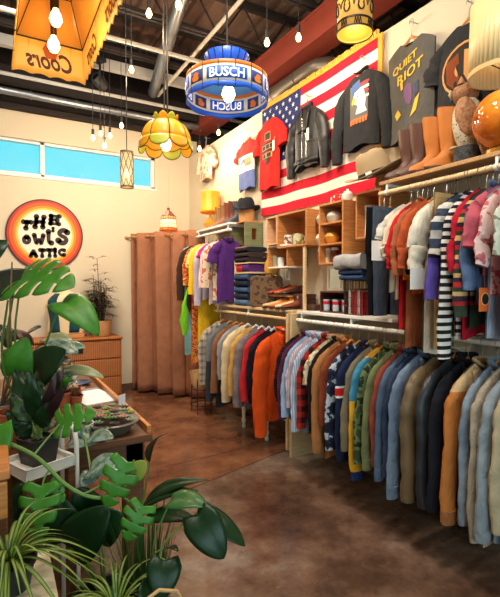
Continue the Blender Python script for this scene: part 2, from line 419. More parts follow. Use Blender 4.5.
def sleeve_geo(side,Wd,SL,T,sl,short,seed,rs=1.0,puff=0):
    rg=random.Random(seed+side*17); b=MB()
    z0=ztop(Wd,sl)
    if short: pts=[(Wd-.065,ztop(Wd-.065,sl)-.034),(Wd-.01,z0-.05),(Wd+.03,z0-.11),(Wd+.045,-SL)]; rr=[.028,.05,.062,.068]
    else:
        k=rg.uniform(-.01,.03); pts=[(Wd-.065,ztop(Wd-.065,sl)-.034),(Wd-.012,z0-.050),(Wd+.020,z0-.105),(Wd+.040,z0-.20),(Wd+.047+k*.3,z0-.17-(SL+z0-.17)*.35),(Wd+.052+k*.6,-SL+ (SL+z0-.17)*.3),(Wd+.05+k,-SL)]
        rr=[.026,.048,.057,.060,.056,.050,.041]
    P_=[];Rr=[]
    yo=rg.uniform(-.004,.004); nseg=len(pts)
    # resample
    n=24
    for i in range(n+1):
        q=i/n*(nseg-1); a=min(int(q),nseg-2); f=q-a
        x=pts[a][0]*(1-f)+pts[a+1][0]*f; z=pts[a][1]*(1-f)+pts[a+1][1]*f; r=rr[a]*(1-f)+rr[a+1]*f
        u=i/n; wr=1+.03*math.sin(u*9+seed)*(u>.25)+(puff*abs(math.sin(u*PI*7)) if puff else 0)
        P_.append((side*(x+.004*math.sin(u*11+seed)*(u>.35)*(not short)),yo*u+ -.004*u+.004*math.sin(u*14+seed*1.7)*(u>.3),z)); Rr.append((r*rs*wr,min(T*1.06,.9*r)*min(1,.5+u*3)*wr))
    b.tube(P_,Rr,14,ref=(1,0,0),wob=lambda u,t:1+(.045*math.sin(38*u+2.2*math.sin(t+seed)+seed)+.035*math.sin(61*u-3*math.cos(t)+2*seed))*min(1,u*2.5))
    return b,P_[-1],Rr[-1]
NG=0
def garment(name,label,cat,group,m,loc,rz=0,W=.19,L=.78,T=.020,SL=.70,sl=.42,sleeve='long',ms=None,collar=None,cuff=None,front=None,buttons=None,flare=.05,waist=.9,nk=.06,nf=.05,tagc=None,puff=0,rs=1.0,hood=False,hem=None):
    global NG; NG+=1; seed=NG*13
    fn=body_fn(W,L,T,sl,flare,seed,nk,nf,waist)
    b=MB(); cloth_body(b,fn)
    if puff:
        b.v=[(x,y*(1+puff*abs(math.sin((z+ .1)*PI*9.5))),z) for x,y,z in b.v]
    root=b.build(name,m,loc=loc,rz=rz)
    tag(root,label,cat,group)
    ms=ms or m
    if collar and not cuff and sleeve=='long': cuff=ms
    if sleeve:
        for sd in(-1,1):
            sb,end,er=sleeve_geo(sd,W,SL,T,sl,sleeve=='short',seed,rs,puff*.35)
            so=sb.build('sleeve',ms,root)
            if cuff:
                c=MB(); e=V(end); c.tube([e+V((0,0,.055)),e+V((0,0,.02)),e-V((0,0,.012))],[(er[0]*1.04,er[1]*1.06)]*2+[(er[0]*.98,er[1])],10,ref=(1,0,0)); c.build('cuff',cuff,so)
    if collar:
        c=MB(); zc=ztop(nk,sl); pts=[]
        for i in range(25):
            a=PI*(-.5+2*i/24); x=(nk+.004)*math.cos(a); fr=max(0,-math.sin(a)); yy=(T*.55+.012)*math.sin(a)
            pts.append((x,yy,zc+.014-(nf*.75)*fr**2))
        c.tube(pts,[(.006,.022 if collar[1]=='shirt' else .012)]*25,8,ref=(1,0,0) if False else None,cap=False)
        c.build('collar',collar[0],root)
        if collar[1] in('shirt','fur'):
            c=MB()
            for sd in(-1,1):
                w=.055 if collar[1]=='shirt' else .085
                def lap(u,v,sd=sd,w=w):
                    s=sd*(.02+(.0+w)*v+ .02*u*(1-v))/W; p=fn(s,1-(.02+.17*u*(1-.4*v)),True); p.y-=.007; return p
                c.grid(lap,4,3)
            c.build('lapel',collar[0],root,solid=.004)
    if front:
        c=MB(); c.grid(lambda u,v:fn((-.5+v)*.028/W,.93*u,True)+V((0,-.0028,0)),14,1); c.build('placket',front,root,solid=.002)
    if buttons:
        for i in range(6):
            p=fn(.0,.9-.15*i,True); c=MB(); c.lathe([(0,-.0035),(.006,-.0035),(.0065,0)],8,M=Matrix.Translation(p+V((0,-.006,0)))@Matrix.Rotation(PI/2,4,'X').inverted()); c.build('button',buttons,root)
    if hood:
        c=MB(); zc=ztop(nk,sl)
        c.grid(lambda u,v:V(((nk+.03)*math.cos(PI*v)*(1-.2*u),-.01+.035*math.sin(PI*v)+.004*u,zc+.028-.11*u*math.sin(PI*v)-.01*u)),6,12); c.build('hood',hood,root,solid=.008)
    if hem:
        c=MB(); c.grid(lambda u,v:fn(-1+2*u,.07*v,True)+V((0,-.002,0)),18,2); c.grid(lambda u,v:fn(1-2*u,.07*v,False)+V((0,.002,0)),18,2); c.build('hem_band',hem,root)
    if tagc:
        mt,dx,dz,w,h=tagc; c=MB(); x0=-(W+.03)+dx; dz=dz
        c.box((x0,-T-.012,dz-h),(x0+w,-T-.0095,dz)); c.tube([(x0+w/2,-T-.0105,dz),(x0+w/2,-T*.6,dz+.05)],.0008,5); c.build('price_tag',mt,root,smooth=False)
    root['fn']=0
    del root['fn']
    return root,fn
def pants(name,label,cat,group,m,loc,rz=0,W=.17,L=.95,T=.018,flare=0.,top=-.10):
    """trousers hung from a clip bar: waist, seat and two legs"""
    global NG; NG+=1; seed=NG*13; rg=random.Random(seed); ph=rg.uniform(0,6)
    cz=top-.27
    b=MB()
    def wfn(s,v,fr):
        z=cz-.02+(top-cz+.02)*v; hw=W*(1+.06*(1-v)); x=s*hw; e=max(0,1-abs(s)**3)**.5; t=T*(.2+.8*e)*(.55+.45*(1-v)); return V((x,-t if fr else t,z))
    cloth_body(b,wfn,nx=12,nz=5); root=b.build(name,m,loc=loc,rz=rz); tag(root,label,cat,group)
    for sd in(-1,1):
        c=MB(); pts=[];rr=[]
        for i in range(13):
            u=i/12; z=cz+.03-(L+cz+.03)*u; x=sd*(W*.52-.006*u); r=(W*.50)*(1-.18*u+flare*u*u)*(1+.03*math.sin(u*15+ph)); pts.append((x,.004*math.sin(u*4+ph),z)); rr.append((r,T*.95*(1+.1*math.sin(9*u+ph))))
        c.tube(pts,rr,12,ref=(1,0,0)); c.build('trouser_leg',m,root)
    c=MB(); 
    def band(u,v):
        p=wfn(-1+2*u,1-.09*v,True); return p+V((0,-.002,0))
    c.grid(band,12,1); c.build('waistband',m,root)
    return root
# ------------------------------------------------------------------ rails, shelves and the clothes on them
XR=2.18
m_pine=wood('pale pine',(226,196,150),(204,168,118),.55); m_shelf=mat('white shelf laminate',(232,228,220),.4,var=.03)
m_woodsh=wood('honey shelf board',(200,158,108),(160,116,72),.45); m_white=mat('white metal',(228,226,220),.4,var=.03)
m_cream2=mat('cream painted wood',(226,214,190),.5)
ZL,ZU=1.155,2.035
def rack(name,label,y0,y1,z,rail_m,shelf_m,shelf=True,ys=None,xs0=XR-.01,rr=.016,zs=None):
    r=empty(name,(XR,(y0+y1)/2,z)); o=V((XR,(y0+y1)/2,z))
    b=MB(); b.tube([V((XR,y0,z))-o,V((XR,y1,z))-o],rr,12); b.build('rail',rail_m,r)
    zs=zs or z+.055
    if shelf: b=MB(); b.box(V((xs0,ys or y0,zs))-o,V((XW-.002,y1,zs+.022))-o); b.build('shelf_board',shelf_m,r,smooth=False,bev=.002)
    n=max(2,round((y1-y0)/.7)+1)
    for i in range(n):
        y=y0+.06+(y1-y0-.12)*i/(n-1); b=MB()
        b.box(V((XR-.006,y-.007,z+rr-.002))-o,V((XR+.006,y+.007,zs))-o); b.tube([V((XR,y-.008,z))-o,V((XR,y+.008,z))-o],rr+.0035,12); b.box(V((XR,y-.010,zs-.018))-o,V((XW-.002,y+.010,zs))-o); b.build('bracket',m_white,r,bev=.002)
    tag(r,label,'clothes rail',None); return r,o
near_low,o=rack('clothes_rail','long white rail under the white shelf, carrying the nearest row of jackets',.55,3.0,ZL,m_white,m_shelf,ys=1.98)
b=MB(); 
for y in(3.012,): b.box(V((XR-.05,y,.0))-o,V((XW-.02,y+.03,1.21))-o)
b.build('end_panel',m_pine,near_low,bev=.003)
near_up,o=rack('clothes_rail','honey wood shelf and pale rail holding the upper near row of tops',.55,2.10,ZU,m_pine,m_woodsh,zs=2.09)
far_low,o=rack('clothes_rail','pale wooden unit with turned white legs and the orange shirt row',3.06,4.58,ZL,m_pine,m_pine)
b=MB(); b.box(V((XR-.06,3.06,.05))-o,V((XW-.01,3.085,ZL+.05))-o); b.build('side_panel',m_pine,far_low,bev=.002)
for (px,py) in((239,428),(263,441)):
    q=P(px,py,Z=0); q.x=XR; b=MB(); b.lathe([(.0,0),(.016,0),(.02,.02),(.014,.04),(.022,.06),(.024,.08),(.014,.10),(.022,.2),(.026,.34),(.016,.38),(.026,.40),(.026,.43)],12,c=(q.x-o.x,q.y-o.y,-o.z)); b.box((q.x-o.x-.014,q.y-o.y-.014,.43-o.z),(q.x-o.x+.014,q.y-o.y+.014,.60-o.z)); b.build('leg',m_cream2,far_low)
b=MB(); b.box(V((XR-.012,3.085,.60))-o,V((XR+.012,4.2,.625))-o); b.build('cross_bar',m_cream2,far_low)
far_up,o=rack('clothes_rail','far white shelf and rail with the dresses beside the curtain',4.20,5.10,ZU,m_white,m_shelf,zs=2.09)
# pine post standing on the shelf under the crates
q=P(304.5,300,X=2.25); b=MB(); b.box((2.24,q.y-.013,1.2325),(2.262,q.y+.013,1.774)); tag(b.build('wooden_post',m_pine,bev=.002),'slim pale pine post standing on the shelf under the big crate','post')
mprice=mat('white paper tag',(236,232,222),.7,var=.02)
# shop tag: orange card with a dark round mark
def owl_tag_mat():
    return mat('orange card',(228,112,44),.7,var=.05)
mowl=owl_tag_mat(); mblk=mat('black ink',(30,24,22),.7)
def owl_tag(root,x,y,z,w=.075,h=.10):
    b=MB(); b.box((x-w/2,y-.0015,z-h),(x+w/2,y+.0015,z)); b.tube([(x,y,z),(x+.01,y+.012,z+.07)],.001,5); t=b.build('price_tag',mowl,root,smooth=False); t['label']='orange card price tag with a black round mark'
    for rr,mm,dy in((.031,mat('tan card ring',(236,190,120),.7),.0006),(.026,mblk,.0012)):
        b=MB(); b.lathe([(0,0),(rr,0)],20,M=Matrix.Translation((x,y-.0015-dy,z-h*.48))@Matrix.Rotation(PI/2,4,'X')); b.build('printed_mark',mm,t,smooth=False)
K=dict
def fab(*a,**k): return fabric(*a,**k)
white=fab('white',(226,222,212)); black=fab('black',(22,21,24)); navy=fab('navy',(30,36,60)); cream=fab('cream',(226,210,180))
denimL=fab('light denim',(140,154,168),'denim',(104,122,142)); denimM=fab('mid denim',(88,106,130),'denim',(60,78,104)); denimD=fab('dark denim',(52,66,92),'denim',(36,46,68))
sherpa=fab('sherpa',(214,190,152),'tweed',(178,148,110),k=40); suede=fab('tan suede',(190,122,62)); brown=fab('brown suede',(160,104,62))
G1='jackets and shirts on the near lower rail'; H1='hangers on the near lower rail'
# px is where the outer sleeve shows on the photograph; (px, name, category, label, short, material, options)
rows=[
(274,'shirt','shirt','dark maroon and black striped shirt, first at the far end of the near lower rail','maroon striped shirt',fab('maroon stripe',(60,32,42),'hs',(24,20,26),k=45),K(L=.72,SL=.62)),
(277.5,'shirt','shirt','plum purple long sleeve shirt between the striped shirt and the pale blue one','plum shirt',fab('plum',(92,44,72)),K(L=.76,SL=.74,collar='shirt')),
(282,'shirt','shirt','pale blue cotton shirt hanging right after the plum one','pale blue shirt',fab('pale blue',(160,184,214)),K(L=.76,SL=.70,collar='shirt')),
(286,'shirt','shirt','dusty pink and white striped shirt among the pale shirts','pink striped shirt',fab('pink stripe',(214,196,204),'vs',(186,160,178),k=70),K(L=.78,SL=.62,collar='shirt')),
(291,'shirt','shirt','white and sky blue pinstriped button shirt beside the red flannel','sky pinstripe shirt',fab('sky pin',(206,214,226),'vs',(150,176,210),k=60),K(L=.82,SL=.78,collar='shirt',cuff=1)),
(297,'shirt','shirt','red and black buffalo check flannel shirt','red flannel shirt',fab('flannel',(176,44,34),'plaid',(28,20,22),k=13,k2=12,cols=[(90,20,20)]),K(L=.80,SL=.74,collar='shirt',cuff=1)),
(303,'shirt','shirt','cream short sleeve shirt with a faint brown print','cream print shirt',fab('cream print',(226,212,178),'print',(150,110,76),k=22,cols=[(226,212,178),(170,132,96)]),K(L=.74,SL=.42,sleeve='short',collar='shirt')),
(307,'jacket','jacket','black zip jacket squeezed between cream shirt and tan suede coat','black zip jacket',black,K(L=.78,SL=.70,collar='band')),
(312,'coat','coat','long tan brown suede coat, its sleeve hanging lowest on the left half','tan suede coat',fab('camel suede',(168,112,66)),K(L=.92,SL=.86,collar='shirt',T=.024,rs=1.15)),
(318.5,'cardigan','cardigan','rust brown knitted cardigan next to the tan suede coat','rust cardigan',fab('rust knit',(150,74,44),'tweed',(120,54,34),k=50),K(L=.82,SL=.66)),
(326,'shirt','shirt','black and navy shirt scattered with pale print','printed navy shirt',fab('navy print',(26,30,44),'print',(200,206,214),k=15,cols=[(40,50,76),(176,186,196)]),K(L=.88,SL=.80,tagc=1)),
(335,'track_jacket','jacket','navy track jacket with a red and white band round the upper sleeve','navy track jacket',fab('navy track',(28,38,70)),K(L=.88,SL=.84,collar='band',ms=fab('navy track sleeve',(28,38,70),'bands',bands=[(-.36,(28,38,70)),(-.375,(230,226,220)),(-.425,(196,34,40)),(-.44,(230,226,220)),(-1.2,(28,38,70))]))),
(343,'jacket','jacket','drab khaki grey jacket behind the yellow and blue one','khaki grey jacket',fab('khaki grey',(120,110,88)),K(L=.84,SL=.74,collar='shirt')),
(350,'jacket','jacket','colour block windbreaker with blue upper sleeves and yellow lower sleeves','yellow and blue windbreaker',fab('yellow navy block',(232,178,52),'bands',bands=[(-.22,(224,160,58)),(-.42,(70,140,170)),(-1.2,(226,170,44))]),K(L=.84,SL=.92,rs=1.1,ms=fab('blue yellow sleeve',(232,178,52),'bands',bands=[(-.17,(220,156,60)),(-.43,(66,138,172)),(-.87,(226,168,40)),(-1.3,(36,52,100))]))),
(357,'jacket','jacket','green woodland camouflage jacket','camouflage jacket',fab('camo',(58,70,44),'camo',(84,96,58),k=13,cols=[(96,112,70),(40,48,34),(112,104,74)]),K(L=.86,SL=.78,collar='shirt',rs=1.1)),
(364,'jacket','jacket','plain olive green field jacket next to the camouflage one','olive jacket',fab('olive',(112,118,78)),K(L=.86,SL=.80,collar='shirt')),
(371,'shirt','shirt','brick red overshirt wedged between olive and denim','brick red overshirt',fab('brick',(140,66,52)),K(L=.82,SL=.76,collar='shirt')),
(377,'denim_jacket','jacket','mid blue denim jacket, first of the denim from the left','first denim jacket',denimM,K(L=.86,SL=.82,collar='shirt',cuff=1)),
(384,'denim_jacket','jacket','darker blue denim jacket in the middle of the denim','dark denim jacket',denimD,K(L=.84,SL=.78,collar='shirt',cuff=1)),
(391,'denim_jacket','jacket','faded pale blue denim jacket beside the padded brown one','faded denim jacket',fab('faded denim',(122,140,160),'denim',(84,106,134)),K(L=.90,SL=.88,collar='shirt',cuff=1,rs=1.15)),
(405,'puffer_jacket','jacket','quilted olive brown padded jacket','padded brown jacket',mat('olive brown nylon',(104,84,56),.42,var=.15,vs=12,bump=.15,bs=30),K(L=.90,SL=.86,T=.034,puff=.22,rs=1.25,collar='band')),
(419,'puffer_jacket','jacket','charcoal padded jacket right of the olive brown one','charcoal padded jacket',mat('charcoal nylon',(42,44,48),.42,bump=.1),K(L=.90,SL=.86,T=.030,puff=.14,rs=1.15,collar='band')),
(432,'coat','coat','plain black navy wool coat before the tan suede jacket','black wool coat',fab('black navy wool',(26,28,38)),K(L=.90,SL=.84,T=.026,collar='shirt',rs=1.1)),
(446,'jacket','jacket','tan suede jacket with a cream fleece collar and shoulders','tan fleece jacket',fab('suede sherpa',(190,118,58),'bands',bands=[(-.235,(206,172,128)),(-1.3,(188,116,56))]),K(L=.90,SL=.86,T=.026,collar='fur',cc=sherpa,rs=1.1,cuff=brown,ms=fab('suede sherpa sleeve',(190,118,58),'bands',bands=[(-.235,(206,172,128)),(-1.3,(188,116,56))]))),
(461,'denim_jacket','jacket','very pale washed denim jacket right of the tan suede jacket','washed denim jacket',denimL,K(L=.88,SL=.84,collar='shirt')),
(471,'coat','coat','oatmeal knitted long coat between the two pale blue garments','oatmeal knit coat',fab('oatmeal',(186,170,148),'tweed',(160,146,126),k=36),K(L=.94,SL=.90,rs=1.05,buttons=1)),
(482,'coat','coat','pale grey blue coat nearest the camera on the lower rail','grey blue coat',fab('grey blue wool',(140,150,158)),K(L=.90,SL=.86,T=.026,collar='shirt',rs=1.1,buttons=1)),
(494,'coat','coat','long beige coat at the right edge of the lower row','long beige coat',fab('beige wool',(184,168,136)),K(L=.98,SL=.80,T=.024,collar='shirt')),
]
mbtn=mat('brown button',(80,60,46),.4)
def do_rows(rows,zr,group,hgroup,xp,hk='wood',rzf=lambda y:0,W0=None):
    for it in rows:
        px,name,cat,label,short,m,o=it; o=dict(o); hk_=o.pop('hk',hk); pan=o.pop('pants',False)
        narrow=pan or ('sleeve' in o and o['sleeve'] is None)
        if W0 and 'W' not in o: o['W']=W0
        y=P(px,300,X=(XR-o.get('W',.17) if narrow else xp)).y; rz=rzf(y); loc=(XR,y,zr+.0)
        cc=o.pop('cc',None)
        if o.get('collar') and not isinstance(o['collar'],tuple): o['collar']=(cc or m,o['collar'])
        if o.get('cuff')==1: o['cuff']=o.get('ms') or m
        if o.get('buttons')==1: o['buttons']=mbtn
        if o.get('tagc')==1: o['tagc']=(mprice,.06,-.42,.05,.09)
        tg=o.pop('owl',None)
        if pan: g=pants(name,label,cat,group,m,loc,rz,**o); 
        else: g,fn=garment(name,label,cat,group,m,loc,rz,**o)
        if tg: owl_tag(g,*tg)
        hang(hk_,loc,rz,short,hgroup,((o.get('W') or .19)-.03)/.2)
do_rows(rows,ZL,G1,H1,1.885)
G2='tops and trousers on the near upper rail'; H2='hangers on the near upper rail'
rows=[
(366,'trousers','trousers','black trousers at the far end of the near upper rail','black trousers',black,K(pants=1,L=.78,W=.15)),
(372,'jeans','trousers','slate blue jeans hanging next to the black trousers','slate jeans',fab('slate',(78,88,104)),K(pants=1,L=.78,W=.15)),
(375,'blouse','blouse','pale grey blouse above a white paper tag, left of the red top','pale grey blouse',fab('pale grey',(206,200,188)),K(L=.62,SL=.34,sleeve='short',tagc=(mprice,-.13,-.34,.10,.11),hk='wood')),
(381,'shirt','shirt','ivory long sleeve shirt pressed against the red dress','ivory shirt',cream,K(L=.66,SL=.44)),
(386,'dress','dress','bright red long dress on the upper rail','red dress',fab('bright red',(204,32,36)),K(L=.84,SL=.50,flare=.1)),
(391,'jumpsuit','dress','rust brown suede long set with an orange card tag','rust suede set',fab('rust suede',(168,96,60)),K(L=.94,SL=.52,rs=1.1,collar='band',owl=(-.20,-.036,-.46))),
(396.5,'shirt','shirt','orange rust knitted shirt behind the rust suede set','orange rust shirt',fab('orange rust',(186,84,46)),K(L=.62,SL=.50)),
(406,'vest','vest','dark grey vest between orange shirt and white jumpsuit','dark grey vest',fab('dark grey',(66,66,68)),K(L=.60,sleeve=None)),
(409,'jumpsuit','dress','creamy white jumpsuit with wide sleeves reaching far down','white jumpsuit',fab('creamy white',(226,216,196)),K(L=.95,SL=.50,rs=1.15,T=.03,tagc=(mprice,-.11,-.50,.11,.11))),
(433,'trousers','trousers','khaki tan trousers behind the white jumpsuit','khaki trousers',fab('khaki tan',(190,156,104)),K(pants=1,L=.93,W=.17,hk='black')),
(428,'sweater','sweater','deep navy sweater with violet lower hem, before the striped tops','navy and violet sweater',fab('navy violet',(40,40,66),'bands',bands=[(-.46,(34,36,58)),(-1.3,(92,74,160))]),K(L=.76,SL=.66,hk='black')),
(431,'rugby_shirt','shirt','grey, navy and white broad striped rugby shirt with short sleeves','striped rugby shirt',fab('rugby',(196,192,184),'bands',bands=[(-.12,(150,150,152)),(-.17,(52,60,80)),(-.205,(216,210,200)),(-.25,(60,68,88)),(-.28,(216,210,200)),(-.32,(60,68,88)),(-.36,(170,166,162)),(-.41,(60,68,88)),(-.46,(216,206,190)),(-.50,(60,68,88)),(-1.2,(206,196,180))]),K(L=.64,SL=.44,sleeve='short',rs=1.25,T=.024,hk='black')),
(441,'sweater','sweater','black and white narrow striped sweater behind the rugby shirt','black and white sweater',fab('bw stripe',(226,222,214),'hs',(28,30,40),k=26),K(L=.84,SL=.95,rs=1.0,hk='black')),
(448,'dress','dress','crimson red dress hidden behind the striped tops','crimson dress',fab('crimson',(186,30,50)),K(L=.84,SL=.52)),
(454,'cardigan','cardigan','red and green multi striped knitted cardigan','multi striped cardigan',fab('multi stripe',(150,60,50),'bands',bands=[(-.16,(70,60,50))]+[(-.16-.022*i,[(176,44,50),(48,60,46),(206,170,110),(60,40,60)][i%4]) for i in range(1,26)]),K(L=.78,SL=.74)),
(460,'denim_shirt','shirt','soft blue denim shirt left of the rose tee','soft denim shirt',fab('soft denim',(104,124,160),'denim',(78,98,136)),K(L=.66,SL=.60,collar='shirt',)),
(466,'t_shirt','t-shirt','dusty rose pink t shirt with an orange card tag below','rose pink tee',fab('rose',(190,88,100)),K(L=.52,SL=.42,sleeve='short',rs=1.4,T=.024,owl=(-.2,-.034,-.60,.085,.11))),
(475,'blouse','blouse','pink floral blouse peeking below the rose tee','pink floral blouse',fab('pink floral',(226,190,186),'print',(180,80,90),k=24,cols=[(226,196,190),(196,104,112)]),K(L=.62,SL=.50)),
(485,'skirt','skirt','light blue chambray skirt behind the pink trousers','chambray skirt',fab('chambray',(150,178,206)),K(L=.84,sleeve=None,W=.19)),
(493,'shirt','shirt','sage and white patterned short sleeve shirt at the upper right edge','sage patterned shirt',fab('sage print',(198,206,186),'print',(110,126,104),k=18,cols=[(206,210,192),(128,140,116)]),K(L=.62,SL=.46,sleeve='short',collar='shirt')),
(500,'trousers','trousers','pink corduroy trousers at the right edge of the upper rail','pink trousers',fab('pink cord',(206,112,138),'vs',(190,96,124),k=120),K(pants=1,L=.85,W=.23)),
]
do_rows(rows,ZU,G2,H2,1.89)
# bunched empty hangers between the tops
for px0 in(423,446):
    y0=P(px0,190,X=XR).y
    for k in range(5):
        h=copy_tree(HANG['black'],(XR,y0-.017*k,ZU),rad(R.uniform(-3,3))); h.scale[0]=.7
        tag(h,'empty black coat hanger bunched '+('left' if px0==423 else 'right')+' of the striped rugby shirt','coat hanger','empty black hangers left of the rugby shirt' if px0==423 else 'empty black hangers right of the rugby shirt')
G3='shirts and coats on the far lower rail'; H3='hangers on the far lower rail'
rows=[
(198,'coat','coat','grey and cream plaid coat, farthest on the lower rail beside the dresses','plaid coat',fab('plaid grey',(196,182,160),'plaid',(120,112,104),k=16,k2=14),K(L=.86,SL=.78,T=.03,rs=1.15)),
(205,'coat','coat','long slate grey coat with darker lower half','slate coat',fab('slate tweed',(104,108,110),'bands',bands=[(-.5,(112,116,120)),(-1.3,(52,58,62))]),K(L=.98,SL=.92,T=.03)),
(210.5,'coat','coat','chestnut brown suede coat on the far lower rail','chestnut coat',fab('chestnut',(138,92,62)),K(L=.88,SL=.80,T=.03)),
(215.5,'jacket','jacket','dove grey jacket behind the cream blouse','dove grey jacket',fab('dove',(150,148,150)),K(L=.72,SL=.64,T=.028)),
(221,'blouse','blouse','cream blouse with a line of dark buttons','cream buttoned blouse',fab('cream blouse',(226,204,160)),K(L=.86,SL=.84,T=.03,rs=1.15,buttons=1,hk='white')),
(228.5,'cardigan','cardigan','mustard yellow cardigan beside the cream blouse','mustard cardigan',fab('mustard',(214,164,84)),K(L=.84,SL=.74,T=.03,hk='white')),
(234,'cardigan','cardigan','fuzzy grey and pink flecked cardigan','fuzzy grey cardigan',fab('fuzzy grey',(158,140,140),'tweed',(96,92,98),k=26),K(L=.84,SL=.82,T=.034,rs=1.3,hk='white')),
(240.5,'shirt','shirt','scarlet shirt showing behind the fuzzy grey cardigan','scarlet shirt',fab('scarlet',(204,42,48)),K(L=.86,SL=.74,T=.028,hk='white')),
(245.5,'dress','dress','midnight navy dress left of the orange shirt','midnight navy dress',fab('midnight',(22,24,38)),K(L=.92,SL=.74,T=.03,hk='white')),
(254,'shirt','shirt','big vivid orange shirt facing the camera at the near end of its rail','vivid orange shirt',fab('orange',(238,88,26)),K(L=.86,SL=.98,T=.04,rs=1.35,nf=.03,collar='shirt',hk='white')),
]
do_rows(rows,ZL,G3,H3,1.885,rzf=lambda y:rad(2))
G4='dresses and tops on the far upper rail'; H4='hangers on the far upper rail'
rows=[
(179.5,'coat','coat','dark chocolate coat at the far end by the brown curtain','chocolate coat',fab('chocolate',(66,44,36)),K(L=.92,SL=.78,W=.16)),
(183.5,'dress','dress','long aqua dress hanging low behind the green scarf','aqua dress',fab('aqua',(150,206,206)),K(L=1.45,sleeve=None,W=.14)),
(184.5,'dress','dress','long red and gold patterned dress reaching lowest by the basket','patterned red dress',fab('red gold print',(186,60,40),'print',(226,168,60),k=20,cols=[(226,150,60),(196,70,44),(236,206,150)]),K(L=1.52,SL=.6,flare=.1,W=.15)),
(187,'blouse','blouse','straw yellow thin blouse left of the yellow dress','straw blouse',fab('straw',(226,206,120)),K(L=.58,SL=.40)),
(190.5,'dress','dress','bright yellow long dress on the far upper rail','yellow dress',fab('yellow',(240,190,36)),K(L=1.24,SL=.70,flare=.12,T=.03)),
(194.5,'blouse','blouse','lilac grey long sleeve blouse before the yellow dress','lilac blouse',fab('lilac',(200,188,204)),K(L=.74,SL=.82,T=.026)),
(198,'blouse','blouse','magenta pink top peeking between pale blouses','magenta top',fab('magenta',(206,50,110)),K(L=.42,SL=.3,sleeve='short')),
(201,'shirt','shirt','white and pink striped shirt near the purple tee','white pink shirt',fab('white pink',(232,216,214),'vs',(220,180,184),k=50),K(L=.80,SL=.62,T=.026)),
(204.5,'blouse','blouse','peach blouse with a rust flower print','peach print blouse',fab('peach print',(232,202,170),'print',(190,100,70),k=16,cols=[(234,206,178),(196,110,76)]),K(L=.74,SL=.62,T=.03,rs=1.2)),
(208.5,'t_shirt','t-shirt','deep purple t shirt at the near end of the far upper rail','purple tee',fab('purple',(82,40,112)),K(L=.76,SL=.36,sleeve='short',T=.034,W=.14,collar='band')),
]
do_rows(rows,ZU,G4,H4,1.95,hk='black',W0=.145,rzf=lambda y:rad(1))
# lime sash tied to the patterned dress
dr=[x for x in COL.objects if x.get('label','').startswith('long red and gold')][0]
q=P(183,318,X=1.93)-dr.location; b=MB()
pts=[(.06,.0,.36),(.02,-.03,.24),(0,-.03,.16),(.012,-.035,.08),(-.01,-.036,-.02),(.010,-.034,-.12),(.0,-.03,-.2)]
b.tube([V(p)+q for p in pts],[(.008,.006),(.014,.01),(.03,.014),(.045,.016),(.05,.018),(.045,.016),(.02,.01)],10,ref=(1,0,0)); b.build('sash',fab('lime',(128,214,40)),dr)['label']='lime green sash'
# ------------------------------------------------------------------ things on the right wall
def surf(fn,W,L,x,z,off=.0035):
    s=x/(W*.9); v=(z+L)/(L-.2)
    for _ in range(6):
        p=fn(max(-.98,min(.98,s)),max(0,min(1,v)),True); s+=(x-p.x)/(W*.9); v+=(z-p.z)/(L-.15)
    p=fn(max(-.98,min(.98,s)),max(0,min(1,v)),True); return V((x,p.y-off,z))
def decal_text(root,name,fn,W,L,body,cx,cz,w,h,m,slope=0,shear=0,off=.0045,bold=.02):
    vs,fs,asp=text_geo(body,1,bold); b=MB()
    b.add([surf(fn,W,L,cx+(u-.5)*w+shear*(v-.5)*h,cz+(v-.5)*h+slope*(u-.5)*w,off) for u,v in vs],fs); return b.build(name,m,root,smooth=False)
def decal_poly(root,name,fn,W,L,pts,m,off=.0035,b=None):
    own=b is None; b=b or MB(); cx=sum(p[0] for p in pts)/len(pts); cz=sum(p[1] for p in pts)/len(pts)
    vs=[surf(fn,W,L,cx,cz,off)]; n=len(pts)
    ring=[]
    for i in range(n):
        p,q=pts[i],pts[(i+1)%n]
        for k in range(3): ring.append((p[0]+(q[0]-p[0])*k/3,p[1]+(q[1]-p[1])*k/3))
    N=len(ring)
    for f in(.5,1): vs+=[surf(fn,W,L,cx+(x-cx)*f,cz+(z-cz)*f,off) for x,z in ring]
    fs=[(0,1+i,1+(i+1)%N) for i in range(N)]+[(1+i,1+N+i,1+N+(i+1)%N,1+(i+1)%N) for i in range(N)]
    b.add(vs,fs)
    return b.build(name,m,root,smooth=False) if own else b
def decal_box(root,name,fn,W,L,x0,x1,z0,z1,m,off=.0035):
    b=MB(); b.grid(lambda u,v:surf(fn,W,L,x0+(x1-x0)*u,z0+(z1-z0)*v,off),8,5); return b.build(name,m,root,smooth=False)
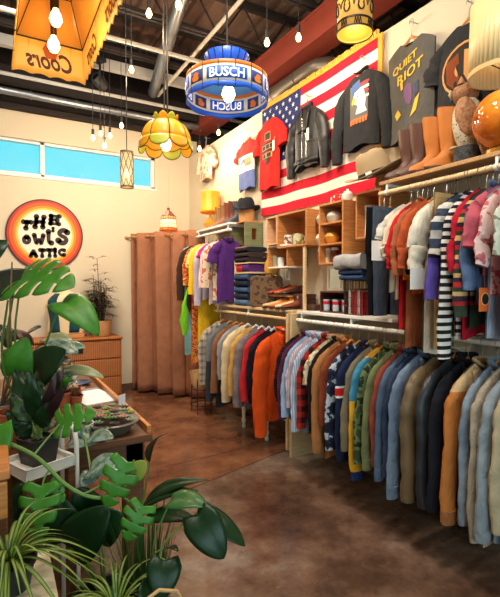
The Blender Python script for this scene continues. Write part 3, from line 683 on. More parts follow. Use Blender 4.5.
# striped flag
FX=2.462; m_fr=fab('flag red',(206,30,50)); m_fwh=fab('flag white',(234,222,204)); m_fb=fab('flag blue',(44,54,104)); m_gold=mat('gold fringe',(224,160,56),.7,bump=.3)
yl=P(262.5,160,X=FX).y; yr=P(379,120,X=FX).y; zt=3.265; zb=2.165
def flagp(u,v,off=0):
    y=yl+(yr-yl)*u; z=zt+(zb-zt)*v-.03*math.sin(PI*u)*(.3+v*.2)
    return V((FX-off-.012*math.sin(u*17+1.3*v)*(.2+.8*v)*(1 if u<.97 else 0)-.003,y,z))
b=MB(); b.grid(flagp,65,39,mif=lambda u,v:(2 if (u<.41 and v<7/13) else (0 if int(v*13)%2==0 else 1)))
flag=b.build('flag',[m_fr,m_fwh,m_fb]); tag(flag,'large red and white striped flag with a starred blue corner on the right wall','flag')
b=MB()
for r in range(9):
    nc=6 if r%2==0 else 5
    for c in range(nc):
        u=(.41/12)*(1+2*c+(r%2)); v=(7/13/10)*(r+1); ce=flagp(u,v,.004); pts=[]
        for k in range(10):
            a=PI/2+k*PI/5; q=.026 if k%2==0 else .0105; pts.append(V((ce.x,ce.y+q*math.cos(a),ce.z+q*math.sin(a))))
        b.add([ce]+pts,[(0,1+i,1+(i+1)%10) for i in range(10)])
b.build('stars',m_fwh,flag,smooth=False)['label']='white stars'
b=MB()
for i in range(150):
    u=i/149; p=flagp(u,0,.004); d=R.uniform(-.008,.008); b.tube([p+V((0,0,-.012)),p+V((-.006,d,.03+R.uniform(0,.012)))],.006,4)
for i in range(90):
    v=i/89; p=flagp(1,v,.004); b.tube([p+V((0,.006,0)),p+V((-.006,-.042,-.008))],.007,4)
b.build('fringe',m_gold,flag,smooth=False)['label']='golden fringe'
# clothes hung on the wall
RZ=-PI/2; GW='clothes displayed on the right wall'; HW='hangers on the right wall'
def nail(loc,what):
    b=MB(); b.tube([(XW,loc.y,loc.z+.005),(loc.x-.012,loc.y,loc.z+.001),(loc.x-.016,loc.y,loc.z+.008)],.004,6)
    tag(b.build('wall_hook',m_hook),f'small metal wall hook carrying the {what}','hook','hooks on the right wall')
def wallwear(px,py,X,short,hk,name,cat,label,m,**o):
    loc=P(px,py,X=X); g,fn=garment(name,label,cat,GW,m,loc,RZ,**o); hang(hk,loc,RZ,short,HW,(o.get('W',.19)-.03)/.2); nail(loc,short); return g,fn
ink_y=mat('yellow print ink',(214,172,44),.7); ink_o=mat('orange print ink',(214,110,40),.7); ink_w=mat('white print ink',(228,224,214),.7); ink_b=mat('blue print ink',(60,90,150),.7); ink_g=mat('grey print ink',(96,92,86),.7); ink_r=mat('red print ink',(190,40,44),.7); ink_p=mat('violet print ink',(110,70,110),.7); ink_t=mat('tan print ink',(196,140,76),.7)
# eagle sweatshirt
charc=fab('charcoal jersey',(46,46,48)); W,L=.205,.66
g,fn=wallwear(361.5,58,2.415,'eagle sweatshirt','wood','sweatshirt','sweatshirt','black sweatshirt with a white eagle head print, hung over the striped flag',charc,W=W,L=L,SL=.72,T=.03,rs=1.1,nf=.035,collar=(charc,'band'),cuff=charc,hem=charc)
A=(g,); 
decal_box(g,'print_ground',fn,W,L,-.085,.10,-.47,-.20,ink_g,.003)
for i in range(4): decal_box(g,'print_stripe',fn,W,L,.0,.11,-.20-.034*i-.018,-.20-.034*i,ink_r if i%2==0 else ink_w,.0038)
decal_poly(g,'print_canton',fn,W,L,[(-.06,-.19),(.02,-.17),(.02,-.25),(-.07,-.27)],ink_b,.0042)
decal_poly(g,'print_eagle_head',fn,W,L,[(-.05,-.30),(-.03,-.255),(.02,-.24),(.06,-.26),(.08,-.32),(.07,-.38),(.09,-.42),(-.02,-.42),(.0,-.36),(-.04,-.335)],ink_w,.0048)
decal_poly(g,'print_beak',fn,W,L,[(-.05,-.30),(-.03,-.285),(-.025,-.325),(-.055,-.345),(-.065,-.325)],ink_y,.0053)
decal_poly(g,'print_eye',fn,W,L,[(-.008,-.285),(.006,-.282),(.006,-.294),(-.006,-.297)],mblk,.0055)
for i in range(6): decal_box(g,'print_letter_block',fn,W,L,-.08+.03*i,-.058+.03*i,-.49,-.45,ink_o,.005)
# sleeveless grey tee
gt=fab('washed grey jersey',(92,88,82)); W,L=.19,.76
g,fn=wallwear(411.5,22,2.42,'sleeveless grey band tee','wood','sleeveless_tee','t-shirt','faded grey sleeveless tee with yellow lettering, above the brown boots',gt,W=W,L=L,sleeve=None,T=.03,nf=.055,nk=.075,waist=.97)
decal_text(g,'lettering',fn,W,L,'QUIET',-.025,-.27,.20,.058,ink_y,slope=.35,off=.005)
decal_text(g,'lettering',fn,W,L,'RIOT',.02,-.335,.20,.062,ink_y,slope=.35,off=.005)
decal_poly(g,'print_figure',fn,W,L,[(-.03,-.43),(.0,-.40),(.03,-.42),(.035,-.50),(.02,-.55),(-.015,-.53),(-.03,-.48)],ink_p,.004)
decal_poly(g,'print_figure',fn,W,L,[(.05,-.43),(.085,-.41),(.09,-.49),(.055,-.51)],fab('dim blue ink',(70,76,96)),.0042)
decal_poly(g,'print_bolt',fn,W,L,[(.06,-.53),(.10,-.50),(.07,-.60),(.02,-.63)],ink_y,.0045)
decal_poly(g,'print_bolt',fn,W,L,[(-.10,-.59),(-.07,-.56),(-.045,-.60),(-.08,-.63)],ink_y,.0045)
decal_poly(g,'print_bolt',fn,W,L,[(-.06,-.385),(-.04,-.375),(-.035,-.43),(-.05,-.44)],ink_y,.0045)
# dark tee with the round print
W,L=.215,.80
g,fn=wallwear(469,2,2.42,'black tee with the round print','wood','t_shirt','t-shirt','black short sleeve tee with a round brown emblem, behind the owl figure',charc,W=W,L=L,SL=.40,sleeve='short',T=.03,nf=.03,rs=1.1)
def circ(r,n=20): return [(r*math.cos(2*PI*k/n),-.38+r*math.sin(2*PI*k/n)) for k in range(n)]
decal_poly(g,'print_ring',fn,W,L,circ(.150),ink_t,.0035); decal_poly(g,'print_disc',fn,W,L,circ(.136),fab('emblem dark',(54,48,42)),.0042)
decal_poly(g,'print_figure',fn,W,L,[(-.12,-.32),(-.04,-.28),(-.03,-.42),(-.06,-.49),(-.11,-.44)],fab('emblem rust',(132,66,36)),.005)
decal_poly(g,'print_figure',fn,W,L,[(.0,-.28),(.07,-.30),(.10,-.40),(.04,-.49),(.0,-.42)],ink_t,.005)
# red tee with black graphic
redj=fab('scarlet jersey',(218,38,32)); W,L=.20,.80
g,fn=wallwear(270,108,2.42,'scarlet red tee','black','t_shirt','t-shirt','scarlet tee with a dark emblem on the chest, at the left edge of the flag',redj,W=W,L=L,SL=.42,sleeve='short',T=.03,nf=.03,tagc=(mprice,.34,-.36,.035,.10))
for i,(x0,x1,z0,z1,mm) in enumerate([(-.11,.11,-.44,-.42,mblk),(-.11,.11,-.36,-.345,mblk),(-.05,.06,-.33,-.245,ink_t),(-.04,.05,-.32,-.255,mblk),(-.10,.10,-.415,-.365,ink_t),(-.095,-.03,-.41,-.37,mblk),(-.02,.04,-.41,-.37,mblk),(.05,.095,-.41,-.37,mblk),(-.09,.09,-.50,-.45,ink_t),(-.08,-.02,-.495,-.455,mblk),(0,.07,-.495,-.455,mblk),(-.04,.05,-.55,-.505,mblk)]): decal_box(g,'print_block',fn,W,L,x0,x1,z0,z1,mm,.0035+.0004*i)
# ringer tee
W,L=.185,.64
rg=fab('ringer',(200,200,200),'bands',bands=[(-.285,(214,44,38)),(-.46,(232,222,208)),(-1.2,(104,116,166))])
g,fn=wallwear(247,130,2.42,'red white and blue ringer tee','wood','t_shirt','t-shirt','ringer tee in red, white and blue blocks, left of the scarlet tee',rg,W=W,L=L,SL=.32,sleeve='short',ms=fab('ringer red',(214,44,38)),collar=(cream,'band'),T=.03,nf=.05)
decal_text(g,'lettering',fn,W,L,'SPI',-.045,-.345,.11,.055,ink_b,off=.005,shear=.3)
decal_box(g,'print_block',fn,W,L,.02,.12,-.385,-.32,ink_t,.004)
decal_box(g,'print_block',fn,W,L,-.1,.12,-.395,-.39,ink_r,.004)
# small pale floral top
W,L=.20,.54
wallwear(206,138,2.42,'pale floral blouse','wood','blouse','blouse','pale peach flowered blouse on the wall, farthest left behind the amber lamp',fab('pale floral',(228,204,176),'print',(196,120,90),k=14,cols=[(228,206,180),(206,140,104)]),W=W,L=L,SL=.42,T=.03)
# black leather jacket
lea=mat('black leather',(30,28,27),.46,var=.25,vs=20,bump=.5,bs=28,spec=.4); chrome=mat('chrome',(196,198,200),.2,1)
W,L=.19,.62
g,fn=wallwear(307,96,2.408,'black leather jacket','black','leather_jacket','jacket','black leather motorcycle jacket with belt and zips, hung on the starred flag corner',lea,W=W,L=L,SL=.66,T=.040,rs=1.05,cuff=lea,nf=.05,waist=.84,collar=(lea,'shirt'))
for sd in(-1,1):
    b=MB(); b.grid(lambda u,v:surf(fn,W,L,sd*(.012+.085*v*(1-.35*u)),-.125-.20*u-.03*v*(1-u),.012+.004*v),6,4); b.build('lapel',lea,g,solid=.006)
def zipp(pts):
    b=MB(); b.tube([surf(fn,W,L,x,z,.004) for x,z in pts],.0018,6); b.build('zip',chrome,g)
zipp([(.03,-.30),(.045,-.42),(.05,-.54)]); zipp([(-.012,-.20),(-.016,-.35),(-.02,-.58)]); zipp([(-.13,-.42),(-.06,-.46)]); zipp([(.08,-.40),(.15,-.43)]); zipp([(-.10,-.30),(-.05,-.28)])
b=MB(); b.grid(lambda u,v:surf(fn,W,L,-.185+.37*u,-.60+.045*v,.009),14,2); b.build('belt',lea,g,solid=.004)
b=MB(); c=[surf(fn,W,L,x,z,.016) for x,z in((-.05,-.55),(.0,-.55),(.0,-.605),(-.05,-.605))]; b.tube(c+[c[0]],.0045,6); b.build('buckle',chrome,g)
b=MB(); b.box((.085,-.068,-.42),(.115,-.066,-.32)); b.build('price_tag',mprice,g,smooth=False)
# ------------------------------------------------------------------ crates
oak=wood('orange crate wood',(206,138,76),(168,102,50),.55); green_w=wood('faded green crate paint',(122,124,84),(92,96,66),.7); whitew=mat('white edge paint',(232,226,214),.5)
GCR='wooden crates on the right wall'
def crate(label,y0,y1,z0,z1,x0,m,side=None,shelves=(),slot=True,th=.014,backm=None,shm=None):
    """open towards the room; y0 is the near end"""
    r=empty('wooden_crate',((x0+XW)/2,(y0+y1)/2,z0)); o=r.location.copy(); xb=XW-.006
    def bb(lo,hi,nm,mm): b=MB(); b.box(V(lo)-o,V(hi)-o); b.build(nm,mm,r,bev=.0015)
    bb((x0,y0,z0),(xb,y1,z0+th),'bottom_panel',m); bb((x0,y0,z1-th),(xb,y1,z1),'top_panel',m); bb((xb-.008,y0+th,z0+th),(xb,y1-th,z1-th),'back_panel',backm or m)
    bb((x0,y1-th,z0+th),(xb,y1,z1-th),'side_panel',side or m)
    b=MB(); cx=(x0+xb)/2; cz=z0+(z1-z0)*.52; hx,hz=.028,min(.06,(z1-z0)*.26)
    if slot:
        for lo,hi in(((x0,y0,z0+th),(cx-hx,y0+th,z1-th)),((cx+hx,y0,z0+th),(xb-.008,y0+th,z1-th)),((cx-hx,y0,z0+th),(cx+hx,y0+th,cz-hz)),((cx-hx,y0,cz+hz),(cx+hx,y0+th,z1-th))): b.box(V(lo)-o,V(hi)-o)
    else: b.box(V((x0,y0,z0+th))-o,V((xb-.008,y0+th,z1-th))-o)
    b.build('side_panel',side or m,r,smooth=False)
    for k in shelves: bb((x0+.004,y0+th,k-th/2),(xb-.008,y1-th,k+th/2),'shelf',shm or m)
    tag(r,label,'crate',GCR); return r
pinky=wood('pink pine',(222,176,134),(196,146,104),.55)
crate('weathered green crate with a dark handle slot, under the black hat',4.02,4.31,1.83,2.112,2.25,oak,side=green_w)
crate('big honey brown crate holding two mugs, beneath the flag',2.95,3.385,1.775,2.075,2.23,oak)
crate('narrow tall pinkish cubby left of the big crate',3.39,3.575,1.815,2.075,2.23,pinky,slot=False)
crate('small white edged cubby with cups inside, lowest of the wall crates',3.25,3.575,1.60,1.81,2.25,whitew,side=oak,slot=False,backm=oak)
crate('honey wooden shelf box with three levels of cups and jars',2.505,2.79,1.605,2.075,2.23,oak,shelves=(1.76,1.92),slot=False)
crate('honey wooden crate with a white canister, at the end of the near upper rail',2.115,2.345,1.765,2.085,2.20,oak,slot=False)
# crockery
def mug(loc,m,label,r=.04,h=.085,rz=0,grp='mugs and cups in the wall crates',handle=True,name='mug'):
    o=empty(name,loc,rz); b=MB(); b.lathe([(0,0),(r*.92,0),(r,.006),(r,h),(r-.004,h),(r-.005,.008),(0,.008)],18); b.build('cup_body',m,o)
    if handle: b=MB(); b.tube([(r-.002,0,h*.8),(r+.022,0,h*.75),(r+.026,0,h*.45),(r-.002,0,h*.22)],.005,8); b.build('handle',m,o)
    tag(o,label,'mug' if handle else 'cup',grp); return o
ce_w=mat('white glaze',(232,226,212),.25); ce_p=fab('mug print',(226,214,194),'print',(120,70,60),k=28,cols=[(230,220,200),(130,90,80)])
q=P(289,240,X=2.30); mug((2.30,q.y,1.7905),ce_p,'cream mug with a dark printed mark, left in the big crate',r=.046,h=.10,rz=-1.0)
q=P(298,240,X=2.30); mug((2.30,q.y,1.7905),fab('mug green',(206,206,160),'print',(120,130,70),k=22,cols=[(222,214,170),(140,140,80)]),'pale green patterned mug, right in the big crate',r=.044,h=.10,rz=-1.2)
for i,(px,c,nm) in enumerate(((271,(196,206,206),'pale blue grey'),(276,(150,140,110),'olive brown'),(281,(220,222,220),'frosted white'))):
    q=P(px,262,X=2.31); mug((2.31,q.y,1.6155),mat('cup '+nm,c,.3),f'{nm} tumbler in the small white edged cubby',r=.03,h=.085+.02*(i==1),handle=False,name='tumbler')
def lathed(name,loc,prof,m,label,cat,grp=None,n=20):
    b=MB(); b.lathe(prof,n); o=b.build(name,m,loc=loc); tag(o,label,cat,grp); return o
bowl=[(0,0),(.03,0),(.05,.02),(.062,.055),(.058,.055),(.046,.022),(0,.008)]
for px,Z,c,nm,lab in((323.5,1.9285,(224,214,190),'cream','round cream bowl on the top level of the shelf box'),(334,1.9285,(206,200,188),'stone','stone grey bowl on the top level of the shelf box'),(322.5,1.7685,(226,214,192),'ivory','ivory bowl on the middle level of the shelf box'),(332,1.7685,(226,158,62),'orange','orange bowl on the middle level of the shelf box')):
    q=P(px,230,X=2.315); lathed('bowl',(2.315,q.y,Z),bowl,mat('bowl '+nm,c,.3),lab,'bowl','bowls in the shelf box')
    lathed('upturned_bowl',(2.315,q.y,Z+.056),[(.056,0),(.054,.012),(.04,.03),(.02,.038),(0,.04)],mat('bowl lid '+nm,tuple(int(x*.97) for x in c),.3),lab.replace('bowl','lid').replace('round ','')+' bowl' if False else 'domed lid turned over the '+lab,'bowl','upturned bowls in the shelf box')
for px,c,nm in((321.5,(120,72,40),'brown'),(328,(214,196,160),'tan'),(335,(110,50,36),'russet')):
    q=P(px,255,X=2.32); o=empty('jar',(2.32,q.y,1.6205)); b=MB(); b.lathe([(0,0),(.03,0),(.032,.02),(.032,.08),(.026,.10),(0,.10)],16); b.build('jar_body',mat('jar '+nm,c,.25),o); b=MB(); b.lathe([(.029,.098),(.029,.118),(0,.12)],16); b.build('lid',ce_w,o); tag(o,f'{nm} jar on the lowest level of the shelf box','jar','jars in the shelf box')
q=P(338,198,X=2.33); o=empty('teapot',(2.33,q.y,2.076)); b=MB(); b.lathe([(0,0),(.035,0),(.05,.03),(.046,.06),(.02,.08),(.008,.085),(.012,.095),(0,.1)],18); b.build('pot_body',fab('red china',(206,50,46),'dots',(236,226,214),k=40),o); b=MB(); b.tube([(0,-.045,.03),(0,-.075,.05),(0,-.085,.075)],[.012,.009,.007],8); b.build('spout',ce_w,o); b=MB(); b.tube([(0,.045,.065),(0,.08,.06),(0,.08,.03),(0,.047,.02)],.006,8); b.build('handle',ce_w,o); tag(o,'red and white teapot on top of the shelf box','teapot')
q=P(347.5,196,X=2.33); lathed('sugar_bowl',(2.33,q.y,2.076),[(0,0),(.03,0),(.045,.03),(.042,.06),(.03,.068),(.028,.075),(.008,.085),(.01,.095),(0,.1)],ce_w,'white lidded sugar bowl on the shelf box beside the teapot','bowl')
o=empty('canister',(2.33,P(367,235,X=2.33).y,1.779)); b=MB(); b.lathe([(0,0),(.062,0),(.064,.01),(.064,.2),(0,.2)],20); b.build('canister_body',ce_w,o); b=MB(); b.lathe([(.067,.196),(.067,.228),(.06,.234),(0,.234)],20); b.build('lid',ce_w,o); b=MB(); b.ell((0,0,.246),(.014,.014,.014),10); b.build('knob',ce_w,o); tag(o,'white lidded canister inside the crate behind the black trousers','canister')
# ------------------------------------------------------------------ things on the white shelf between the rails (top 1.232)
ZS=ZL+.077
q0=P(321,290,X=2.25); 
o=empty('display_box',(2.33,2.70,ZS+.0005)); dk=wood('mahogany',(86,40,36),(58,26,24),.4)
ya,yb=P(345,290,X=2.24).y,P(320,290,X=2.24).y; oc=o.location
b=MB()
for lo,hi in(((2.24,ya,ZS),(2.44,yb,ZS+.01)),((2.24,ya,ZS+.155),(2.44,yb,ZS+.165)),((2.24,ya,ZS+.01),(2.44,ya+.01,ZS+.155)),((2.24,yb-.01,ZS+.01),(2.44,yb,ZS+.155)),((2.432,ya+.01,ZS+.01),(2.44,yb-.01,ZS+.155))): b.box(V(lo)-oc+V((0,0,.0)),V(hi)-oc)
b.build('box_frame',dk,o,smooth=False); tag(o,'dark red open display box with tumblers, on the white shelf','box')
clear=glassm('clear tumbler glass',(240,244,246),.05,.35); rg_=mat('red glass',(196,36,52),.15)
for i in range(6):
    y=ya+.035+(yb-ya-.07)*(i%3)/2; x=2.28+.08*(i//3); g=empty('tumbler',(x,y,ZS+.0125)); b=MB(); b.lathe([(0,0),(.024,0),(.028,.09),(.026,.09),(.0225,.004),(0,.004)],16); b.build('glass_body',clear,g); b=MB(); b.lathe([(.0268,.05),(.0284,.075)],16); b.build('painted_band',rg_,g)
    tag(g,'clear tumbler with a red band, '+['near right front','middle front','left front','near right back','middle back','left back'][i]+' in the dark display box','tumbler','tumblers in the display box')
# wire basket with books, folded jeans and sweatshirt on it
ya,yb=P(363,285,X=2.22).y,P(345.5,285,X=2.22).y; wb=empty('wire_basket',(2.32,(ya+yb)/2,ZS)); oc=wb.location; m_wire=mat('black wire',(40,40,42),.4,.6)
b=MB(); Hh=.245
for x in(2.21,2.43):
    for k in range(7): y=ya+(yb-ya)*k/6; b.tube([V((x,y,ZS+.002))-oc,V((x,y,ZS+Hh))-oc],.0022,5)
    for k in range(5): z=ZS+.003+(Hh-.003)*k/4; b.tube([V((x,ya,z))-oc,V((x,yb,z))-oc],.0022,5)
for y in(ya,yb):
    for k in range(1,6): x=2.21+.22*k/6; b.tube([V((x,y,ZS+.002))-oc,V((x,y,ZS+Hh))-oc],.0022,5)
    for k in range(5): z=ZS+.003+(Hh-.003)*k/4; b.tube([V((2.21,y,z))-oc,V((2.43,y,z))-oc],.0022,5)
for k in range(7): y=ya+(yb-ya)*k/6; b.tube([V((2.21,y,ZS+Hh))-oc,V((2.43,y,ZS+Hh))-oc],.0022,5)
b.build('wire_frame',m_wire,wb); tag(wb,'black wire basket with red books, under the folded jeans','basket')
bk=[(176,34,44,'crimson'),(206,196,186,'pale grey'),(196,44,52,'bright red'),(150,28,40,'wine red'),(214,206,196,'off white')]
pgs=mat('book paper',(232,224,206),.8)
for i,(r,g_,bb,nm) in enumerate(bk):
    y0=ya+.012+(yb-ya-.024)*i/5; t=(yb-ya-.024)/5-.004; o=empty('book',(2.32,y0,ZS+.005)); hb=.16+.012*(i%3)
    b=MB(); b.box((-.085,0,0),(-.08,t,hb)); b.box((-.085,0,0),(.08,.0025,hb)); b.box((-.085,t-.0025,0),(.08,t,hb)); b.build('cover',mat('book '+nm,(r,g_,bb),.5),o,smooth=False); b=MB(); b.box((-.079,.003,.004),(.075,t-.003,hb-.004)); b.build('pages',pgs,o,smooth=False); tag(o,f'{nm} book standing in the wire basket','book','books in the wire basket')
def folded(loc,sx,sy,h,m,label,n=2,name='folded_jeans',cat='folded clothes',rz=0,grp=None):
    b=MB(); z=0; hh=h/n
    for k in range(n):
        rx=R.uniform(-.01,.01)
        b.grid(lambda u,v:V(((sx/2+.004*math.sin(5*v+k))*math.copysign(abs(math.cos(2*PI*u))**.35,math.cos(2*PI*u))+rx,-sy/2+sy*v,z+hh/2+hh*.49*math.copysign(abs(math.sin(2*PI*u))**.6,math.sin(2*PI*u))+.006*math.sin(9*v+4*u)*(h>.08))),24,10)
        for vv in(0,1):
            pts=[V(((sx/2+.004*math.sin(5*vv+k))*math.copysign(abs(math.cos(2*PI*u/24))**.35,math.cos(2*PI*u/24))+rx,-sy/2+sy*vv,z+hh/2+hh*.49*math.copysign(abs(math.sin(2*PI*u/24))**.6,math.sin(2*PI*u/24)))) for u in range(24)]; b.add(pts,[tuple(range(24))])
        z+=hh
    o=b.build(name,m,loc=loc,rz=rz); tag(o,label,cat,grp); return o
yc=(ya+yb)/2
folded((2.30,yc,ZS+Hh+.004),.26,.24,.075,fab('folded denim',(58,84,128),'denim',(40,62,104)),'folded blue jeans lying on the wire basket',2)
folded((2.29,yc+.01,ZS+Hh+.08),.27,.28,.11,fab('heather grey',(176,176,176),'tweed',(156,156,158),k=40),'folded heather grey sweatshirt on top of the blue jeans',1,'folded_sweatshirt')
# leaning mirror between box and shelf
yy0,yy1=P(342,275,X=2.44).y,P(326,275,X=2.44).y; o=empty('wall_mirror',(2.46,(yy0+yy1)/2,1.40)); oc=o.location; zt_=1.60
b=MB(); b.box(V((2.452,yy0,1.40))-oc,V((2.47,yy0+.02,zt_))-oc); b.box(V((2.452,yy1-.02,1.40))-oc,V((2.47,yy1,zt_))-oc); b.box(V((2.452,yy0+.02,1.40))-oc,V((2.47,yy1-.02,1.42))-oc); b.box(V((2.452,yy0+.02,zt_-.02))-oc,V((2.47,yy1-.02,zt_))-oc); b.build('mirror_frame',whitew,o,smooth=False)
b=MB(); b.box(V((2.458,yy0+.018,1.418))-oc,V((2.466,yy1-.018,zt_-.018))-oc); b.build('mirror_glass',mat('mirror silver',(214,228,232),.03,1,var=.01),o,smooth=False); tag(o,'small white framed mirror on the wall below the shelf box','mirror')
# ------------------------------------------------------------------ things on the far shelf (top 1.232)
cu=empty('cubby_shelf',(2.32,4.0,ZS+.0005)); oc=cu.location
b=MB(); y0,y1=3.84,4.16
for lo,hi in(((2.44,y0,ZS),(2.46,y0+.012,ZS+.442)),((2.20,y1-.012,ZS),(2.46,y1,ZS+.47)),((2.20,y0,ZS+.33),(2.44,y1-.012,ZS+.345)),((2.20,y0,ZS+.43),(2.44,y1-.012,ZS+.442))): b.box(V(lo)-oc,V(hi)-oc)
b.build('shelf_frame',m_pine,cu,smooth=False); tag(cu,'small pine cubby of folded jeans under the green crate','shelf')
for i,(c,d,nm) in enumerate((((96,124,158),(64,90,126),'pale washed'),((44,56,78),(30,40,60),'ink blue'),((72,98,136),(50,74,112),'mid blue'),((34,44,66),(24,32,52),'darkest navy'),((62,84,118),(44,62,96),'top worn'))):
    folded((2.31,4.0,ZS+.004+.064*i),.25,.29,.062,fab('jean '+nm,c,'denim',d),f'{nm} folded jeans in the cubby stack under the green crate',1,grp='folded jeans in the cubby')
folded((2.31,4.07,ZS+.348),.22,.13,.075,fab('fold red',(190,40,56)),'folded red top in the upper gap of the cubby',1,'folded_shirt'); folded((2.31,3.92,ZS+.348),.22,.13,.075,fab('fold purple',(84,44,110)),'folded purple top in the upper gap of the cubby',1,'folded_shirt')

for i,(c,nm) in enumerate((((44,36,44),'dark plum'),((60,50,46),'dark brown'),((34,36,46),'charcoal navy'))): folded((2.31,4.0,ZS+.444+.052*i),.24,.28,.05,fab('fold '+nm,c),nm+' folded garment piled on top of the cubby',1,'folded_shirt',grp='dark folded garments on the cubby')
# upright suitcase
su=empty('suitcase',(2.29,3.66,ZS+.0005),rz=rad(-38)); su.location.z=ZS
b=MB(); hw,hh,dp=.155,.30,.055
def rr_(hw,h,r=.035,n=5):
    pts=[]
    for cx,cz,a0 in((hw-r,r,-PI/2),(hw-r,h-r,0),(-hw+r,h-r,PI/2),(-hw+r,r,PI)):
        for k in range(n+1): a=a0+PI/2*k/n; pts.append((cx+r*math.cos(a),cz+r*math.sin(a)))
    return pts
Mx=Matrix.Rotation(PI/2,4,'X')
b.prism(rr_(hw,hh),-dp,dp,M=Mx); b.build('shell',fab('brown damask',(110,84,62),'print',(70,52,40),k=20,cols=[(116,90,66),(78,58,44)]),su,bev=.006)
b=MB(); b.prism(rr_(hw+.003,hh+.003),-.006,.006,M=Mx@Matrix.Translation((0,-.0015,0))); b.build('edge_band',mat('dark leather',(58,40,30),.4),su)
b=MB(); b.tube([(-.05,0,hh),(-.045,0,hh+.02),(.045,0,hh+.02),(.05,0,hh)],.006,8); b.build('handle',mat('dark leather',(58,40,30),.4),su)
for x in(-.09,.09): b=MB(); b.box((x-.012,-.012,hh-.004),(x+.012,.012,hh+.008)); b.build('clasp',chrome,su,bev=.002)
tag(su,'brown patterned vintage suitcase standing upright on the far shelf','suitcase')
lathed('wicker_jug',V((2.40,3.755,ZS)),[(0,-.10),(.05,-.10),(.07,-.04),(.06,.03),(.035,.08),(.045,.11),(.04,.11),(0,.02)],mat('gold wicker',(206,150,52),.6,bump=.4,bs=90),'golden wicker jug behind the vintage suitcase','jug').location.z=ZS+.4065
lathed('shelf_block',(2.40,3.755,ZS+.0005),[(0,0),(.06,0),(.06,.305),(0,.305)],wood('block wood',(150,110,70),(120,84,50)),'dark wooden stand holding the golden wicker jug','stand',n=8)
# shoes and boxes
def shoe(loc,rz,m,label,grp='shoes on the far shelf',s=1.0):
    o=empty('shoe',loc,rz); b=MB()
    secs=[(-.12,.03,.075,.0),(-.10,.034,.085,0),(-.05,.036,.075,0),(0,.04,.052,0),(.05,.044,.04,0),(.09,.04,.032,0),(.115,.026,.026,0),(.124,.008,.018,0)]
    vs=[];fs=[];n=12
    for x,w,h,_ in secs:
        for k in range(n): a=2*PI*k/n; vs.append(V((x*s,w*s*math.cos(a),(.012+h/2+h/2*math.sin(a))*s)))
    for i in range(len(secs)-1):
        for k in range(n): fs.append((i*n+k,i*n+(k+1)%n,(i+1)*n+(k+1)%n,(i+1)*n+k))
    fs.append(tuple(range(n))); fs.append(tuple(range((len(secs)-1)*n,len(secs)*n))); b.add(vs,fs); b.build('upper',m,o)
    b=MB(); b.prism([(x*s*1.02,w*s*1.05) for x,w,_,_ in secs]+[(x*s*1.02,-w*s*1.05) for x,w,_,_ in reversed(secs)],0,.014*s); b.prism([(-.125*s,.032*s),(-.06*s,.036*s),(-.06*s,-.036*s),(-.125*s,-.032*s)],-.0,.016*s); b.build('sole',mat('shoe sole',(66,44,32),.6),o)
    tag(o,label,'shoe',grp); return o
for px,py,dz,rz,c,nm in((279,300,0,2.9,(204,110,44),'orange brown'),(285,300,0,3.0,(226,190,140),'cream'),(273,300,0,2.8,(214,180,130),'straw'),(290.5,300,0,3.1,(120,64,40),'chestnut')):
    q=P(px,py,X=2.24); shoe((2.27,q.y,ZS),rz,mat('shoe '+nm,c,.45),nm+' leather shoe in the front row on the far shelf')
sb=empty('shoe_board',(2.37,3.43,ZS+.0005)); b=MB(); b.box((-.09,-.19,.105),(.09,.19,.117)); b.build('board',oak,sb,smooth=False)
for yy in(-.18,.17): b=MB(); b.box((-.085,yy,0),(.085,yy+.012,.105)); b.build('end_block',oak,sb,smooth=False)
tag(sb,'low wooden riser with dark shoes on it, on the far shelf','riser')
for i,(y,c,nm) in enumerate(((3.54,(150,50,40),'oxblood red'),(3.44,(176,84,44),'cognac'),(3.34,(60,36,32),'near black brown'))):
    shoe((2.37,y,ZS+.118),2.9+.1*i,mat('shoe '+nm,c,.4),nm+' leather shoe on the low wooden riser')
def wbox(lo,hi,label,m,lidm=None):
    c=V(((lo[0]+hi[0])/2,(lo[1]+hi[1])/2,lo[2])); o=empty('wooden_box',c); b=MB(); b.box(V(lo)-c,V((hi[0],hi[1],hi[2]-.03))-c); b.build('box_body',m,o,bev=.003); b=MB(); b.box(V((lo[0]-.003,lo[1]-.003,hi[2]-.028))-c,V((hi[0]+.002,hi[1]+.003,hi[2]))-c); b.build('lid',m,o,bev=.003); b=MB(); b.box(V((lo[0]-.008,(lo[1]+hi[1])/2-.01,hi[2]-.045))-c,V((lo[0]-.0035,(lo[1]+hi[1])/2+.01,hi[2]-.015))-c); b.build('clasp',chrome,o); tag(o,label,'box')
ya=P(306,295,X=2.3).y; yb=P(292,295,X=2.3).y
wbox((2.31,3.10,ZS+.0005),(2.45,3.235,ZS+.135),'dark mahogany box left of the pine post on the far shelf',dk)
folded((2.36,2.99,ZS),.15,.16,.05,mat('dark leather bag',(70,44,34),.45),'small folded dark leather bag right of the pine post',1,'leather_bag','bag')
